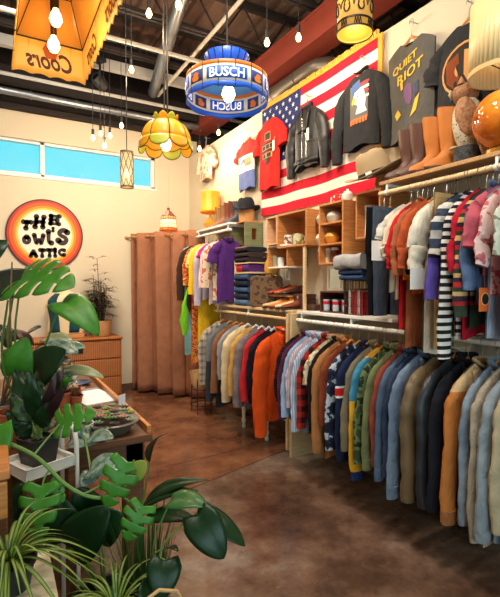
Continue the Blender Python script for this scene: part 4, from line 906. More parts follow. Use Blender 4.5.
# ------------------------------------------------------------------ top of the far upper shelf
ZT=2.09+.0225
def boot(loc,rz,m,label,h=.30,grp=None,s=1.0,solem=None):
    o=empty('boot',loc,rz); b=MB(); n=14
    secs=[((-.005,0,.028),(.11,.036)),((-.005,0,.05),(.10,.038)),((-.03,0,.085),(.066,.038)),((-.05,0,.12),(.054,.042)),((-.052,0,.17),(.060,.050)),((-.05,0,.23),(.068,.060)),((-.048,0,h),(.076,.066))]
    vs=[];fs=[]
    for (cx,cy,cz),(rx,ry) in secs:
        for k in range(n):
            a=2*PI*k/n; x=rx*math.cos(a); tip=1-.35*max(0,(x/rx))**2*(cz<.09); dip=(.018*abs(math.sin(a))-.012) if cz==h else 0
            vs.append(V(((cx+x+(.0 if cz>.06 else .012*(x>0))),ry*math.sin(a)*tip,cz-dip))*s)
    for i in range(len(secs)-1):
        for k in range(n): fs.append((i*n+k,i*n+(k+1)%n,(i+1)*n+(k+1)%n,(i+1)*n+k))
    fs.append(tuple(range(n))); b.add(vs,fs); b.build('shaft',m,o)
    sm=solem or mat('boot sole',(84,54,34),.55)
    b=MB(); pts=[(.115*math.cos(2*PI*k/20)-.003,.038*math.sin(2*PI*k/20)*(1-.3*max(0,math.cos(2*PI*k/20))**2)) for k in range(20)]; b.prism([(x*s,y*s) for x,y in pts],.018*s,.03*s); b.build('sole',sm,o)
    b=MB(); b.prism([(x*s,y*s) for x,y in((-.115,.03),(-.05,.034),(-.055,-.034),(-.115,-.03))],0,.02*s); b.build('heel',sm,o)
    b=MB(); b.prism([(x*s,y*s) for x,y in((.02,.034),(.09,.026),(.09,-.026),(.02,-.034))],0,.019*s); b.build('tread',sm,o)
    for sd in(-1,1): b=MB(); b.tube([V((-.05,sd*.055,h-.05))*s,V((-.05,sd*.061,h+.0))*s,V((-.05,sd*.055,h+.015))*s],.004,6); b.build('pull_strap',m,o)
    tag(o,label,'boot',grp); return o
bt=[(2.6,'dark brown')]
dkb=mat('dark brown leather',(92,58,44),.45,var=.2,bump=.15); tanb=mat('tan orange leather',(188,110,40),.6,var=.2,vs=14,bump=.2)
for px,m,lab,h in((406,dkb,'dark brown cowboy boot nearest the tan hat',.33),(417,dkb,'dark brown cowboy boot next to the tan orange boots',.345),(431,tanb,'tan orange boot beside the dark brown pair',.35),(446,tanb,'tan orange boot nearest the owl figure',.375)):
    q=P(px,165,X=2.335); boot((2.30,q.y,ZT),rad(157),m,lab,h/1.05,'cowboy boots on the near upper shelf',1.02)
for px,c,nm,h in((216,(150,104,66),'light brown',.27),(220.5,(140,96,60),'honey brown',.28),(225,(116,56,40),'reddish brown',.29),(229.5,(96,44,36),'oxblood',.29),(234,(70,76,90),'slate blue',.27)):
    q=P(px,210,X=2.33); boot((2.345,q.y,ZT),PI,mat('boot '+nm,c,.45),f'{nm} tall boot on the far upper shelf, left of the black hat',h,'boots on the far upper shelf',.95)
def hat(loc,m,band,label,r=.155,rc=.085,h=.11,rz=0,tilt=(0,0),name='felt_hat'):
    o=empty(name,loc,rz); o.rotation_euler[0],o.rotation_euler[1]=tilt
    b=MB(); n=32
    prof=[(rc*.98,.002),(rc+.01,0.0),(rc+.03,-.001),(r*.85,.0),(r,.006),(r,.010),(r*.85,.004),(rc+.03,.003),(rc+.008,.005),(rc,.012)]
    vs=[];fs=[]
    for i,(rr,z) in enumerate(prof):
        for k in range(n):
            a=2*PI*k/n; vs.append(V((rr*math.cos(a)*1.0,rr*math.sin(a)*.92,z+.03*(rr/r)**3*abs(math.sin(a))**3-.012*(rr/r)**3*abs(math.cos(a))**2)))
    for i in range(len(prof)-1):
        for k in range(n): fs.append((i*n+k,i*n+(k+1)%n,(i+1)*n+(k+1)%n,(i+1)*n+k))
    b.add(vs,fs); b.build('brim',m,o)
    b=MB(); vs=[];fs=[]; pr=[(1,.002),(1,.03),(.97,.06),(.92,.085),(.8,.104),(.55,.112),(.25,.104),(0,.098)]
    for i,(q,z) in enumerate(pr):
        for k in range(n): a=2*PI*k/n; vs.append(V((rc*q*math.cos(a),rc*q*.9*math.sin(a)*(1-.12*(math.cos(a)>0)*(z>.07)*math.cos(a)),z*h/.112-.018*(1-q)*(abs(math.sin(a))<.5))))
    for i in range(len(pr)-1):
        for k in range(n): fs.append((i*n+k,i*n+(k+1)%n,(i+1)*n+(k+1)%n,(i+1)*n+k))
    b.add(vs,fs); b.build('crown',m,o)
    b=MB(); b.lathe([(rc*1.012,.006),(rc*1.014,.026)],n,wob=lambda t,i:math.hypot(math.cos(t),.9*math.sin(t))); b.build('hat_band',band,o,solid=.002)
    tag(o,label,'hat'); return o
felt_t=mat('tan felt',(170,144,108),.9,var=.08,bump=.15,bs=150); felt_b=mat('black felt',(26,27,32),.8,bump=.15,bs=150)
# tan hat resting on a hat stand at the end of the shelf
q=P(379,176,X=2.30); h1=hat((2.29,q.y+.02,2.205),felt_t,felt_b,'wide brimmed tan felt hat with a dark band and price tag',r=.225,rc=.125,h=.165,rz=.3,tilt=(rad(-11),rad(-15)))
b=MB(); b.box((-.140,-.045,-.012),(-.138,.0,.024),M=Matrix.Rotation(0,4,'Z')); b.build('price_tag',mprice,h1,smooth=False)
lathed('hat_stand',(2.32,q.y,2.0865),[(0,0),(.045,0),(.045,.02),(.03,.11),(.0,.115)],oak,'short wooden block under the tan hat','stand')
# mannequin head with black hat on the green crate
q=P(246,208,X=2.34); hd=empty('hat_block',(2.345,q.y,2.1125)); b=MB(); b.lathe([(0,0),(.075,0),(.08,.02),(.086,.10),(.08,.14),(.05,.165),(0,.17)],20); b.build('block',mat('tan straw block',(206,152,92),.6,bump=.2),hd); tag(hd,'tan straw hat block on the green crate','hat block')
hat((2.345,q.y,2.245),felt_b,mat('black ribbon',(14,14,16),.35),'black bowler style felt hat on a tan block above the green crate',r=.16,rc=.1,h=.13,rz=.5,tilt=(0,rad(-6)))
# owl figure
q=P(466,160,X=2.33); ow=empty('owl_figurine',(2.335,q.y,ZT+.0005),rz=rad(104))   # faces local +x
fe=fab('owl feathers',(186,140,104),'tweed',(130,90,64),k=14); be=fab('owl belly',(204,196,172),'dots',(112,96,72),k=58); st=fab('owl stump',(84,84,84),'tweed',(44,46,48),k=9)
b=MB(); b.lathe([(0,0),(.078,0),(.082,.01),(.07,.06),(.072,.11),(.05,.115),(0,.112)],16,wob=lambda t,i:1+.07*math.sin(5*t+i)); b.build('stump',st,ow)
b=MB(); b.lathe([(0,.10),(.035,.105),(.062,.16),(.078,.24),(.076,.31),(.06,.36),(.04,.385),(0,.39)],20); b.build('body',be,ow)
b=MB(); b.ell((.012,0,.415),(.072,.074,.062),18); b.build('head',fe,ow)
for sd in(-1,1):
    b=MB(); b.grid(lambda u,v:V((.02-.07*u-.05*v+.02,sd*(.066+.018*math.sin(PI*v))*(1-.35*u*u),.355-.24*u-.03*v)),8,6)
    b.v=[(x,y,z) for x,y,z in b.v]; 
    b=MB(); b.ell((-.018,sd*.056,.27),(.062,.032,.115),14,M=Matrix.Rotation(rad(14),4,'Y')); b.build('wing',fe,ow)
    b=MB(); b.lathe([(.024,0),(.012,.03),(0,.05)],10,c=(.018,sd*.045,.455)); b.build('ear_tuft',fe,ow)
    b=MB(); b.lathe([(0,.0),(.026,0),(.028,.004),(0,.008)],14,M=Matrix.Translation((.075,sd*.03,.42))@Matrix.Rotation(PI/2,4,'Y')); b.build('eye_disc',be,ow)
    b=MB(); b.ell((.083,sd*.03,.42),.012,10); b.build('eye',mat('amber eye',(220,160,40),.15),ow)
    b=MB(); b.ell((.06,sd*.03,.115),(.03,.016,.012),8); b.build('foot',mat('owl foot',(176,150,90),.5),ow)
b=MB(); b.lathe([(.012,0),(.006,.018),(0,.03)],8,M=Matrix.Translation((.08,0,.41))@Matrix.Rotation(rad(150),4,'Y')); b.build('beak',mat('horn beak',(60,50,40),.4),ow)
b=MB(); b.grid(lambda u,v:V((-.05-.05*u,(-.5+v)*(.08-.03*u),.19-.15*u)),6,4); b.build('tail',fe,ow,solid=.012)
tag(ow,'carved brown owl figurine on a grey stump, between tan boots and amber lamp','figurine')
# ------------------------------------------------------------------ lamps
def glow(key,col,e,var=.1,vs=6,rough=.4):
    return mat(key,col,rough,var=var,vs=vs,emit=e)
m_lead=mat('dark leading',(44,36,30),.5,.4); m_cord=mat('black cord',(22,20,20),.6)
bulb_w=glow('warm bulb',(255,206,140),9,var=.02); bulb_s=glow('filament bulb',(255,196,120),9,var=.02)
CEIL=4.15
def chain(o,x,y,z0,z1,m=m_lead,w=.006):
    b=MB(); b.tube([(x,y,z0),(x,y,z1)],w,6); b.build('cord',m,o)
def bulb_in(o,c,r=.03,m=None):
    b=MB(); b.lathe([(0,-r*1.15),(r*.6,-r*.95),(r,-r*.1),(r*.8,r*.7),(r*.42,r*1.4),(r*.4,r*2)],14,c=c); b.build('bulb',m or bulb_w,o)
def point(name,loc,e,col,r=.05):
    l=bpy.data.lights.new(name,'POINT'); l.energy=e; l.color=col; l.shadow_soft_size=r; o=bpy.data.objects.new(name,l); COL.objects.link(o); o.location=loc; return o
# 1 amber pool table lamp
Z1=2.62; a1=P(12,70,Z=Z1); a2=P(85,85,Z=Z1); a3=P(118,8,Z=Z1)
x0,x1=a1.x,a2.x; y1=(a1.y+a2.y)/2; y0=y1-1.02
cx,cy=(x0+x1)/2,(y0+y1)/2; hx,hy=(x1-x0)/2,(y1-y0)/2
pl=empty('pool_table_lamp',(cx,cy,Z1)); amber=glow('amber stained plastic',(214,142,50),.40,var=.22,vs=5); amber2=glow('pale amber panel',(226,158,66),.5,var=.12,vs=7)
def skirt(fixed,axis,sgn,name,m):
    b=MB(); n=26
    h=hy if axis=='x' else hx
    def f(u,v):
        t=-1+2*u; sc=(.024 if axis=='x' else .012)*abs(math.sin(u*PI*(13 if axis=='x' else 4)))
        z=v*.175+(1-v)*sc*(1 if v<.01 else 0); k=1-.09*v
        return V((sgn*hx*k,t*hy*k,z)) if axis=='x' else V((t*hx*k,sgn*hy*k,z))
    b.grid(f,n*2 if axis=='x' else n,4); return b.build(name,m,pl,solid=.005)
for ax in('x','y'):
    for sg in(-1,1): skirt(None,ax,sg,'skirt_panel',amber2)
k=.91
b=MB(); A=[(-hx*k,-hy*k,.175),(hx*k,-hy*k,.175),(hx*k,hy*k,.175),(-hx*k,hy*k,.175)]; B_=[(-hx*.5,-hy*.66,.36),(hx*.5,-hy*.66,.36),(hx*.5,hy*.66,.36),(-hx*.5,hy*.66,.36)]
for i in range(4):
    c=MB(); c.add([A[i],A[(i+1)%4],B_[(i+1)%4],B_[i]],[(0,1,2,3)]); c.build('roof_panel',amber,pl,solid=.004)
c=MB(); c.add(B_,[(0,1,2,3)]); c.build('top_panel',amber,pl,solid=.004)
b=MB()
for i in range(4): b.tube([A[i],A[(i+1)%4]],.006,6); b.tube([A[i],B_[i]],.006,6); b.tube([A[i],(A[i][0]/k,A[i][1]/k,.01)],.005,6); b.tube([B_[i],B_[(i+1)%4]],.005,6)
for sg in(-1,1):
    for q in(-.62,.62): b.tube([(q*hx,sg*hy,.01),(q*hx*k,sg*hy*k,.175)],.0035,5)
    for q in(-.6,-.2,.2,.6): b.tube([(sg*hx,q*hy,.01),(sg*hx*k,q*hy*k,.175)],.0035,5)
    b.tube([(-hx*.985,sg*hy*.985,.035),(hx*.985,sg*hy*.985,.035)],.003,5)
b.build('leading',m_lead,pl)
ink_br=mat('brown lamp lettering',(74,34,20),.6)
def coors(center,xd,zd,w,h,nm):
    vs,fs,asp=text_geo('Coors',1,.028)
    for off in(.006,-.006):
        M=frame(center,xd,zd); b=MB(); b.add([M@V(((u-.5)*w+.28*(v-.3)*h,off,(v-.5)*h)) for u,v in vs],fs); b.build('lettering',ink_br,pl,smooth=False)
for sg in(1,-1): coors((0,sg*hy*.958,.082),(-sg,0,0),(0,-sg*.09*hy,.175),hx*1.25,.092,0)
for sg in(1,-1): coors((sg*hx*.958,hy*.45 ,.082),(0,sg,0),(-sg*.09*hx,0,.175),hx*1.25,.092,0); coors((sg*hx*.958,-hy*.45,.082),(0,sg,0),(-sg*.09*hx,0,.175),hx*1.25,.092,0)
mot=mat('rust lamp motif',(176,84,28),.6)
for off in(.0075,-.0075):
    M=frame((0,hy*.9306,.135),(-1,0,0),(0,-.09*hy,.175)); b=MB(); b.add([M@V((x,off,z)) for x,z in((-.03,-.04),(.02,-.045),(.04,0),(.02,.035),(-.015,.03),(-.045,.01))],[(0,1,2,3,4,5)]); b.build('painted_motif',mot,pl,smooth=False)
for qy,qz in((.60,.085),(.40,.17),(-.4,.17)):
    bulb_in(pl,(0,qy*hy,qz),.032); c=MB(); c.tube([(0,qy*hy,qz+.05),(0,qy*hy,.358)],.016,10); c.build('socket',m_lead,pl)
for q in(-.45,.45): chain(pl,0,q*hy,.36,CEIL-Z1)
tag(pl,'long amber stained pool table lamp with brown script lettering, upper left','pendant lamp')
# 2 blue beer lamp
c2=P(227,104,D=2.62); bl=empty('beer_lamp',c2); Rb=.237; Hb=.145
lb=glow('lit blue plastic',(36,88,196),.22,var=.15); lw=glow('lit cream plastic',(216,208,186),.25,var=.05); lo_=glow('lit orange band',(214,112,32),.2,var=.2); ln=glow('lit pale blue roof',(80,150,210),.35,var=.15)
def cyl(a,z,r=Rb): return V((r*math.cos(a),r*math.sin(a),z))
a_cam=math.atan2(-c2.y,-c2.x)
def ringstrip(name,z0,z1,m,r0=Rb,r1=None,wav=0,n=96,a0=0,a1=2*PI,parent=None):
    b=MB(); r1=r1 or r0
    b.grid(lambda u,v:cyl(a0+(a1-a0)*u,z0+(z1-z0)*v-(wav*abs(math.sin(u*PI*8)) if v<.01 else 0),r0+(r1-r0)*v),n,2); return b.build(name,m,parent or bl,solid=.003)
ringstrip('orange_band',Hb-.022,Hb,lo_); ringstrip('blue_border',0.01,.034,lb,wav=.012); ringstrip('roof',Hb,Hb+.04,ln,Rb,.095)
ringstrip('crown',Hb+.04,Hb+.125,lb,.095,.13,n=48)
ringstrip('panel_ring',.034,Hb-.022,lw)
for k_ in range(4):
    am=a_cam+k_*PI/2
    for off in(.0035,-.0035):
        r=Rb+off; ringstrip('blue_panel',.046,Hb-.036,lb,r,None,0,20,am-rad(27),am+rad(27))
    vs,fs,asp=text_geo('BUSCH',1,.018)
    for off in(.0065,-.0065):
        b=MB(); b.add([cyl(am+(u-.5)*rad(46),.052+.05*v,Rb+off) for u,v in vs],fs); b.build('lettering',glow('lit white lettering',(240,238,230),.6,var=.02),bl,smooth=False)
    ae=am+PI/4
    for off in(.0035,-.0035):
        ringstrip('emblem_panel',.046,Hb-.036,mat('navy emblem ground',(44,60,120),.5,emit=.15),Rb+off,None,0,12,ae-rad(11),ae+rad(11))
        b=MB(); o2=1.9*off; b.add([cyl(ae+rad(x),z,Rb+o2) for x,z in((-6,.056),(-3,.050),(4,.052),(6,.062),(4,.075),(6,.088),(1,.098),(-3,.092),(-4,.08),(-7,.072))],[tuple(range(10))]); b.build('emblem',lo_,bl,smooth=False)
b=MB()
for k_ in range(16): a=a_cam+PI/16+k_*PI/8; b.tube([cyl(a,.0,Rb+.002),cyl(a,Hb,Rb+.002),cyl(a,Hb+.04,.097),cyl(a,Hb+.125,.132)],.0028,5)
b.build('leading',m_lead,bl)
bulb_in(bl,(.0,-.02,.05),.04); chain(bl,0,0,Hb+.03,CEIL-c2.z)
tag(bl,'round blue, cream and orange beer lamp with white letters round its side','pendant lamp')
# 3 yellow flower lamp
c3=P(166,149,D=3.15); fl=empty('flower_lamp',c3); yel=glow('yellow slag glass',(214,150,26),.09,var=.25,vs=9); grn=glow('lime slag glass',(170,172,48),.12,var=.3,vs=9)
n=8
for i in range(n):
    a0=2*PI*i/n+.2
    def up_(u,v):
        a=a0+(u-.5)*2*PI/n; s=math.cos((u-.5)*PI)
        q=v; r=.055+.115*math.sin(q*PI/2); z=.19-.14*(1-math.cos(q*PI/2))-.018*s*(q>.9); return V((r*math.cos(a)*(1+.03*s),r*math.sin(a)*(1+.03*s),z))
    b=MB(); b.grid(up_,8,8); b.build('upper_petal',yel,fl,solid=.004)
    def lo(u,v):
        a=a0+(u-.5)*2*PI/n; s=max(0,math.cos((u-.5)*PI))**.5; r=.172+.012*v+.006*s; return V((r*math.cos(a),r*math.sin(a),.052-(.02+.055*s)*v))
    b=MB(); b.grid(lo,10,4); b.build('lower_petal',grn if i%2 else yel,fl,solid=.004)
    b=MB(); a=a0-PI/n; pts=[]
    for q in range(9): qq=q/8; r=.057+.115*math.sin(qq*PI/2); pts.append((r*math.cos(a),r*math.sin(a),.191-.14*(1-math.cos(qq*PI/2))))
    pts.append((.186*math.cos(a),.186*math.sin(a),.03)); b.tube(pts,.0035,6)
    b.tube([lo(k/10,1)+V((0,0,-.001)) for k in range(11)],.003,5); b.tube([up_(k/8,1) for k in range(9)],.003,5); b.build('leading',m_lead,fl)
    def cr(u,v):
        a=a0+(u-.5)*2*PI/n; s=math.cos((u-.5)*PI); r=.056+.03*v; return V((r*math.cos(a),r*math.sin(a),.175+(.035+.03*s)*v))
    b=MB(); b.grid(cr,6,4); b.build('crown_petal',grn if i%2==0 else yel,fl,solid=.003)
b=MB(); b.lathe([(.056,.188),(.06,.19),(.06,.214),(.054,.216)],24); b.build('collar_band',m_lead,fl)
bulb_in(fl,(0,0,.03),.04,glow('frosted globe',(255,236,200),3.5,var=.02)); chain(fl,-.012,0,.2,CEIL-c3.z); chain(fl,.012,0,.2,CEIL-c3.z)
tag(fl,'yellow and lime stained glass lamp shaped like a flower with petals','pendant lamp')
# 4 caged glass cylinder
c4=P(127,187,D=3.9); cg=empty('glass_pendant',c4); rr=.054; hh=.30
b=MB(); b.lathe([(rr,0),(rr,hh)],24,wob=lambda t,i:1+.02*math.sin(7*t)); 
sg=NT('seeded glass'); sg.b.inputs['Base Color'].default_value=(*lin((226,206,160)),1); sg.b.inputs['Roughness'].default_value=.2
tr=sg.n('BsdfTransparent'); mx=sg.n('MixShader'); mx.inputs[0].default_value=.6; sg.b.inputs['Emission Color'].default_value=(*lin((226,180,110)),1); sg.b.inputs['Emission Strength'].default_value=.6; outp=[q for q in sg.t.nodes if q.type=='OUTPUT_MATERIAL'][0]; sg.l(tr.outputs[0],mx.inputs[1]); sg.l(sg.b.outputs[0],mx.inputs[2]); sg.l(mx.outputs[0],outp.inputs[0]); sg.bump(sg.noise(40,2),.6,.01)
b.build('glass_cylinder',sg.m,cg)
b=MB()
for k in range(8): a=2*PI*k/8; b.tube([(1.04*rr*math.cos(a+.6*z*3),1.04*rr*math.sin(a+.6*z*3),hh*z) for z in(0,.25,.5,.75,1)],.003,5); b.tube([(1.04*rr*math.cos(a-.6*z*3),1.04*rr*math.sin(a-.6*z*3),hh*z) for z in(0,.25,.5,.75,1)],.003,5)
for z in(0,hh): b.lathe([(rr*1.0,z-.008),(rr*1.08,z-.008),(rr*1.08,z+.008),(rr*1.0,z+.008)],24)
b.build('wire_cage',mat('dull brass wire',(120,104,80),.4,.6),cg)
b=MB(); b.lathe([(0,hh+.02),(.05,hh+.008),(.05,hh)],20); b.build('cap',m_lead,cg); bulb_in(cg,(0,0,.11),.026); b=MB(); b.tube([(0,0,.15),(0,0,hh+.01)],.012,8); b.build('socket',m_lead,cg); chain(cg,0,0,hh,CEIL-c4.z,m_cord,.004)
tag(cg,'seeded glass cylinder pendant in a wire cage, in front of the strip window','pendant lamp')
# 5 little lantern by the curtain
c5=P(168.5,231,D=4.55); la=empty('small_lantern',c5,rz=.4); hw=.062
b=MB(); 
for k in range(4):
    a=k*PI/2; M=Matrix.Rotation(a,4,'Z')
    for z0,z1,m in((0,.03,glow('lit orange glass',(220,96,34),.7)),(.034,.115,glow('lit cream glass',(255,226,160),1.3,var=.04)),(.119,.15,glow('lit tan glass',(226,150,84),.8))):
        q0=hw*(1-.18*z0/.15); q1=hw*(1-.18*z1/.15); c=MB(); c.add([M@V(p) for p in((-q0,-q0,z0),(q0,-q0,z0),(q1,-q1,z1),(-q1,-q1,z1))],[(0,1,2,3)]); c.build('glass_panel',m,la,solid=.003)
    for t in(-1,-.33,.33,1): b.tube([M@V((t*hw,-hw-.001,0)),M@V((t*hw*.82,-hw*.82-.001,.15))],.0025,5)
    for z in(0,.032,.075,.117,.15): q=hw*(1-.18*z/.15); b.tube([M@V((-q,-q-.001,z)),M@V((q,-q-.001,z))],.0025,5)
b.build('leading',m_lead,la); b=MB(); b.lathe([(hw*1.15,.15),(.03,.20),(.014,.21),(.014,.235),(0,.236)],4,M=Matrix.Rotation(PI/4,4,'Z')); b.build('roof_cap',mat('rust metal cap',(120,64,36),.5),la,smooth=False)
chain(la,0,0,.23,CEIL-c5.z,mat('pale cord',(196,176,140),.7),.003); tag(la,'little square stained glass lantern hanging before the brown curtain','pendant lamp')
# 6 amber table lamp on the far shelf
q=P(210,222,X=2.33); tl=empty('table_lamp',(2.335,q.y,ZT)); 
b=MB(); b.lathe([(0,0),(.07,0),(.075,.015),(.05,.03),(.075,.06),(.085,.09),(.06,.125),(.03,.14),(.02,.165),(.012,.2),(.012,.30),(0,.30)],22,wob=lambda t,i:1+.04*math.cos(8*t)); b.build('base',glow('amber pressed glass',(206,130,34),.25),tl)
b=MB(); b.lathe([(.118,.22),(.122,.24),(.108,.26),(.108,.45),(.112,.475),(.108,.48)],64,wob=lambda t,i:1+.055*abs(math.cos(5*t))); b.build('lamp_shade',glow('amber pleated shade',(232,152,36),.1,var=.25,vs=12),tl,solid=.003)
b=MB()
for k in range(10): a=PI*k/5; b.tube([((r+.0015)*math.cos(a),(r+.0015)*math.sin(a),z) for r,z in((.122,.237),(.108,.26),(.108,.45),(.112,.475))],.0032,5)
b.build('shade_piping',mat('brown piping',(140,70,24),.6),tl)
b=MB(); b.tube([(-.113,0,.25),(.113,0,.25)],.003,6); b.tube([(0,0,.25),(0,0,.34)],.008,8); b.build('spider',m_lead,tl); bulb_in(tl,(0,0,.36),.03)
tag(tl,'amber glass table lamp with a fluted glowing shade, on the far upper shelf','table lamp')
# 7 scrolled wire drum pendant
c7=P(354.5,34,D=2.7); sc=empty('scroll_pendant',c7); rr=.103; hh=.34
b=MB(); b.lathe([(rr,0),(rr,hh)],32); b.build('lamp_shade',glow('honey mica shade',(222,166,76),.24,var=.16,vs=8),sc,solid=.003); b=MB(); b.disc(rr*.99,.008,32); b.build('diffuser',glow('honey diffuser',(228,160,60),.16,var=.1),sc)
b=MB()
for z in(.0,.05,hh): b.lathe([(rr+.003,z-.005),(rr+.008,z-.005),(rr+.008,z+.005),(rr+.003,z+.005),(rr+.003,z-.005)],32)
def onc(a,z): return ((rr+.006)*math.cos(a),(rr+.006)*math.sin(a),z)
for k in range(8):
    a=2*PI*k/8
    for sgn in(-1,1):
        for zc,s0 in((.115,.055),(.22,.06)):
            pts=[]
            for i in range(22): t=i/21; ang=t*2.4*PI; r=s0*(1-.78*t); pts.append(onc(a+sgn*(PI/8-.04-.0)*0+sgn*(.33-r/rr*math.cos(ang)*.62),zc+r*math.sin(ang)))
            b.tube(pts,.0032,5)
    for i in range(3): b.tube([onc(a+.13*i+.02,0.0),onc(a+.13*i+.085,.048)],.0025,4); b.tube([onc(a+.13*i+.15,0.0),onc(a+.13*i+.085,.048)],.0025,4)
b.build('scrollwork',mat('wrought iron',(52,36,26),.5,.5),sc); bulb_in(sc,(0,0,.2),.034); chain(sc,0,0,hh-.02,CEIL-c7.z,m_cord); b=MB(); b.tube([(-rr,0,hh-.01),(rr,0,hh-.01)],.004,6); b.build('spider',m_lead,sc)
tag(sc,'honey coloured drum pendant wrapped in black scrollwork, above the flag','pendant lamp')
# 8 big lamp with orange glass globe and cream pleated shade
q=P(509,160,X=2.31); gl=empty('table_lamp',(2.26,q.y,ZT))
def orb():
    t=NT('amber art glass'); nz=t.noise(6,4,rough=.6); t.l(t.ramp(nz,[(.3,lin((150,60,14))),(.5,lin((206,110,26))),(.72,lin((236,160,60)))]),t.b.inputs['Base Color']); t.b.inputs['Roughness'].default_value=.08; t.b.inputs['Coat Weight'].default_value=.6
    t.b.inputs['Emission Color'].default_value=(*lin((200,100,20)),1); t.b.inputs['Emission Strength'].default_value=.08; return t.m
b=MB(); b.ell((0,0,.175),(.148,.148,.15),28); b.build('globe_base',orb(),gl); b=MB(); b.lathe([(0,0),(.085,0),(.085,.02),(.06,.035),(.05,.05)],24); b.build('foot',mat('brass',(170,126,60),.35,.9),gl)
b=MB(); b.lathe([(.03,.31),(.02,.33),(.012,.35),(.012,.52),(0,.52)],14); b.build('neck',mat('brass',(170,126,60),.35,.9),gl)
b=MB(); b.lathe([(.166,.40),(.158,.76)],140,wob=lambda t,i:1+.02*math.cos(46*t)); b.build('lamp_shade',glow('cream pleated linen',(214,190,138),.12,var=.06),gl,solid=.002)
b=MB(); b.lathe([(.168,.395),(.171,.395),(.171,.418),(.168,.418),(.168,.395)],60); b.build('trim_band',mat('cream braid',(206,176,120),.7),gl); b=MB(); b.tube([(-.162,0,.42),(.162,0,.42)],.003,6); b.build('spider',m_lead,gl); bulb_in(gl,(0,0,.56),.035)
tag(gl,'large lamp with an amber glass globe and a cream pleated shade, far right','table lamp')
# string bulbs
GB='bare filament bulbs on cords'
def bulb(px,py,D,label,r=.022,top=None):
    p=P(px,py,D=D); o=empty('hanging_bulb',p); point('bulb_glow',p+V((0,0,-.1)),13,(1,.8,.55),.05); bulb_in(o,(0,0,0),r,bulb_s); b=MB(); b.tube([(0,0,r*1.6),(0,0,r*1.6+.055)],.015,10); b.build('socket',m_cord,o); b=MB(); b.tube([(0,0,r*1.6+.05),(0,0,(top or CEIL)-p.z)],.0032,6); b.build('cord',m_cord,o); tag(o,label,'light bulb',GB)
for px,py,D,l in((149,14,3.1,'bare bulb between the amber lamp and the silver duct'),(178.5,5,2.9,'bare bulb at the top edge, beside the silver duct'),(131.5,70,3.9,'bare bulb left of the silver duct, above the flower lamp'),(121.5,126,4.8,'bare bulb just left of the flower lamp'),(267,43,3.3,'bare bulb above right of the blue beer lamp'),(298.5,38,3.3,'bare bulb in front of the red girder'),(218.5,133,4.9,'bare bulb under the blue beer lamp, near the wall corner'),(199.5,149,5.3,'bare bulb right above the fluted amber table lamp')): bulb(px,py,D,l)
ch=P(101,126,D=4.5); 
for i,(px,py,l) in enumerate(((93,138,'leftmost bulb of the little cluster before the strip window'),(100.5,134,'upper middle bulb of the little cluster before the strip window'),(104.5,146,'lowest bulb of the little cluster before the strip window'),(110,136,'rightmost bulb of the little cluster before the strip window'))): bulb(px,py,4.5+.06*i,l,.02,top=3.95)
# black spot lamp on the beam
q=P(100,82,D=5.0); sp=empty('track_spotlight',q,rz=.6); b=MB(); b.lathe([(.04,-.08),(.06,-.085),(.07,0),(.055,.08),(0,.085)],18,M=Matrix.Rotation(rad(115),4,'Y')); b.build('lamp_housing',m_cord,sp); b=MB(); b.tube([(0,0,.04),(0,0,.22)],.012,8); b.box((-.04,-.06,.22),(.04,.06,.26)); b.build('mount',m_cord,sp); tag(sp,'black spotlight hanging under the roof joists right of the amber lamp','spotlight')
# ------------------------------------------------------------------ back wall: sign, dresser, curtain
sgn_c=P(45.5,235,Y=6.06); Rs=.44
s=empty('shop_sign',(sgn_c.x,6.075,sgn_c.z)); MX=Matrix.Rotation(PI/2,4,'X')
cols_=[(1.0,(70,36,28),'dark brown ring'),(.96,(186,52,32),'brick red ring'),(.90,(230,86,32),'orange ring'),(.81,(244,132,38),'amber ring'),(.745,(250,186,74),'yellow ring'),(.69,(238,222,198),'cream centre')]
for i,(q,c,nm) in enumerate(cols_):
    b=MB(); y=.004+.003*i; b.lathe([(0,0),(Rs*q,0),(Rs*q,y+.012),(0,y+.012)],64,M=Matrix.Rotation(PI/2,4,'X')); o=b.build('painted_ring',mat('sign '+nm,c,.6,var=.03),s); o['label']=nm
ink=mat('sign lettering brown',(46,32,28),.6,var=.03)
STK={'T':[[(0,.86),(.5,.90),(1,.86)],[(.5,.86),(.5,.1)]],'H':[[(.12,.95),(.15,.5),(.1,.05)],[(.88,.95),(.85,.5),(.9,.05)],[(.15,.5),(.85,.52)]],'E':[[(.14,.92),(.17,.5),(.14,.08)],[(.14,.9),(.95,.93)],[(.15,.5),(.75,.5)],[(.14,.1),(.95,.07)]],
'O':[[(.5,.9),(.14,.72),(.12,.3),(.5,.1),(.88,.3),(.86,.72),(.5,.9)]],'W':[[(.05,.95),(.18,.4),(.27,.1),(.5,.75),(.73,.1),(.82,.4),(.95,.95)]],'L':[[(.25,.95),(.25,.12),(.95,.1)]],"'":[[(.5,1),(.4,.0)]],
'S':[[(.9,.78),(.6,.93),(.25,.84),(.16,.66),(.4,.53),(.7,.45),(.84,.3),(.68,.1),(.35,.07),(.08,.24)]],'A':[[(.08,.05),(.3,.6),(.5,.93),(.7,.6),(.92,.05)],[(.25,.35),(.75,.35)]],'I':[[(.5,.66),(.5,.08)],[(.5,.93),(.5,.9)]],'C':[[(.95,.86),(.5,.95),(.1,.72),(.08,.28),(.5,.05),(.95,.12)]]}
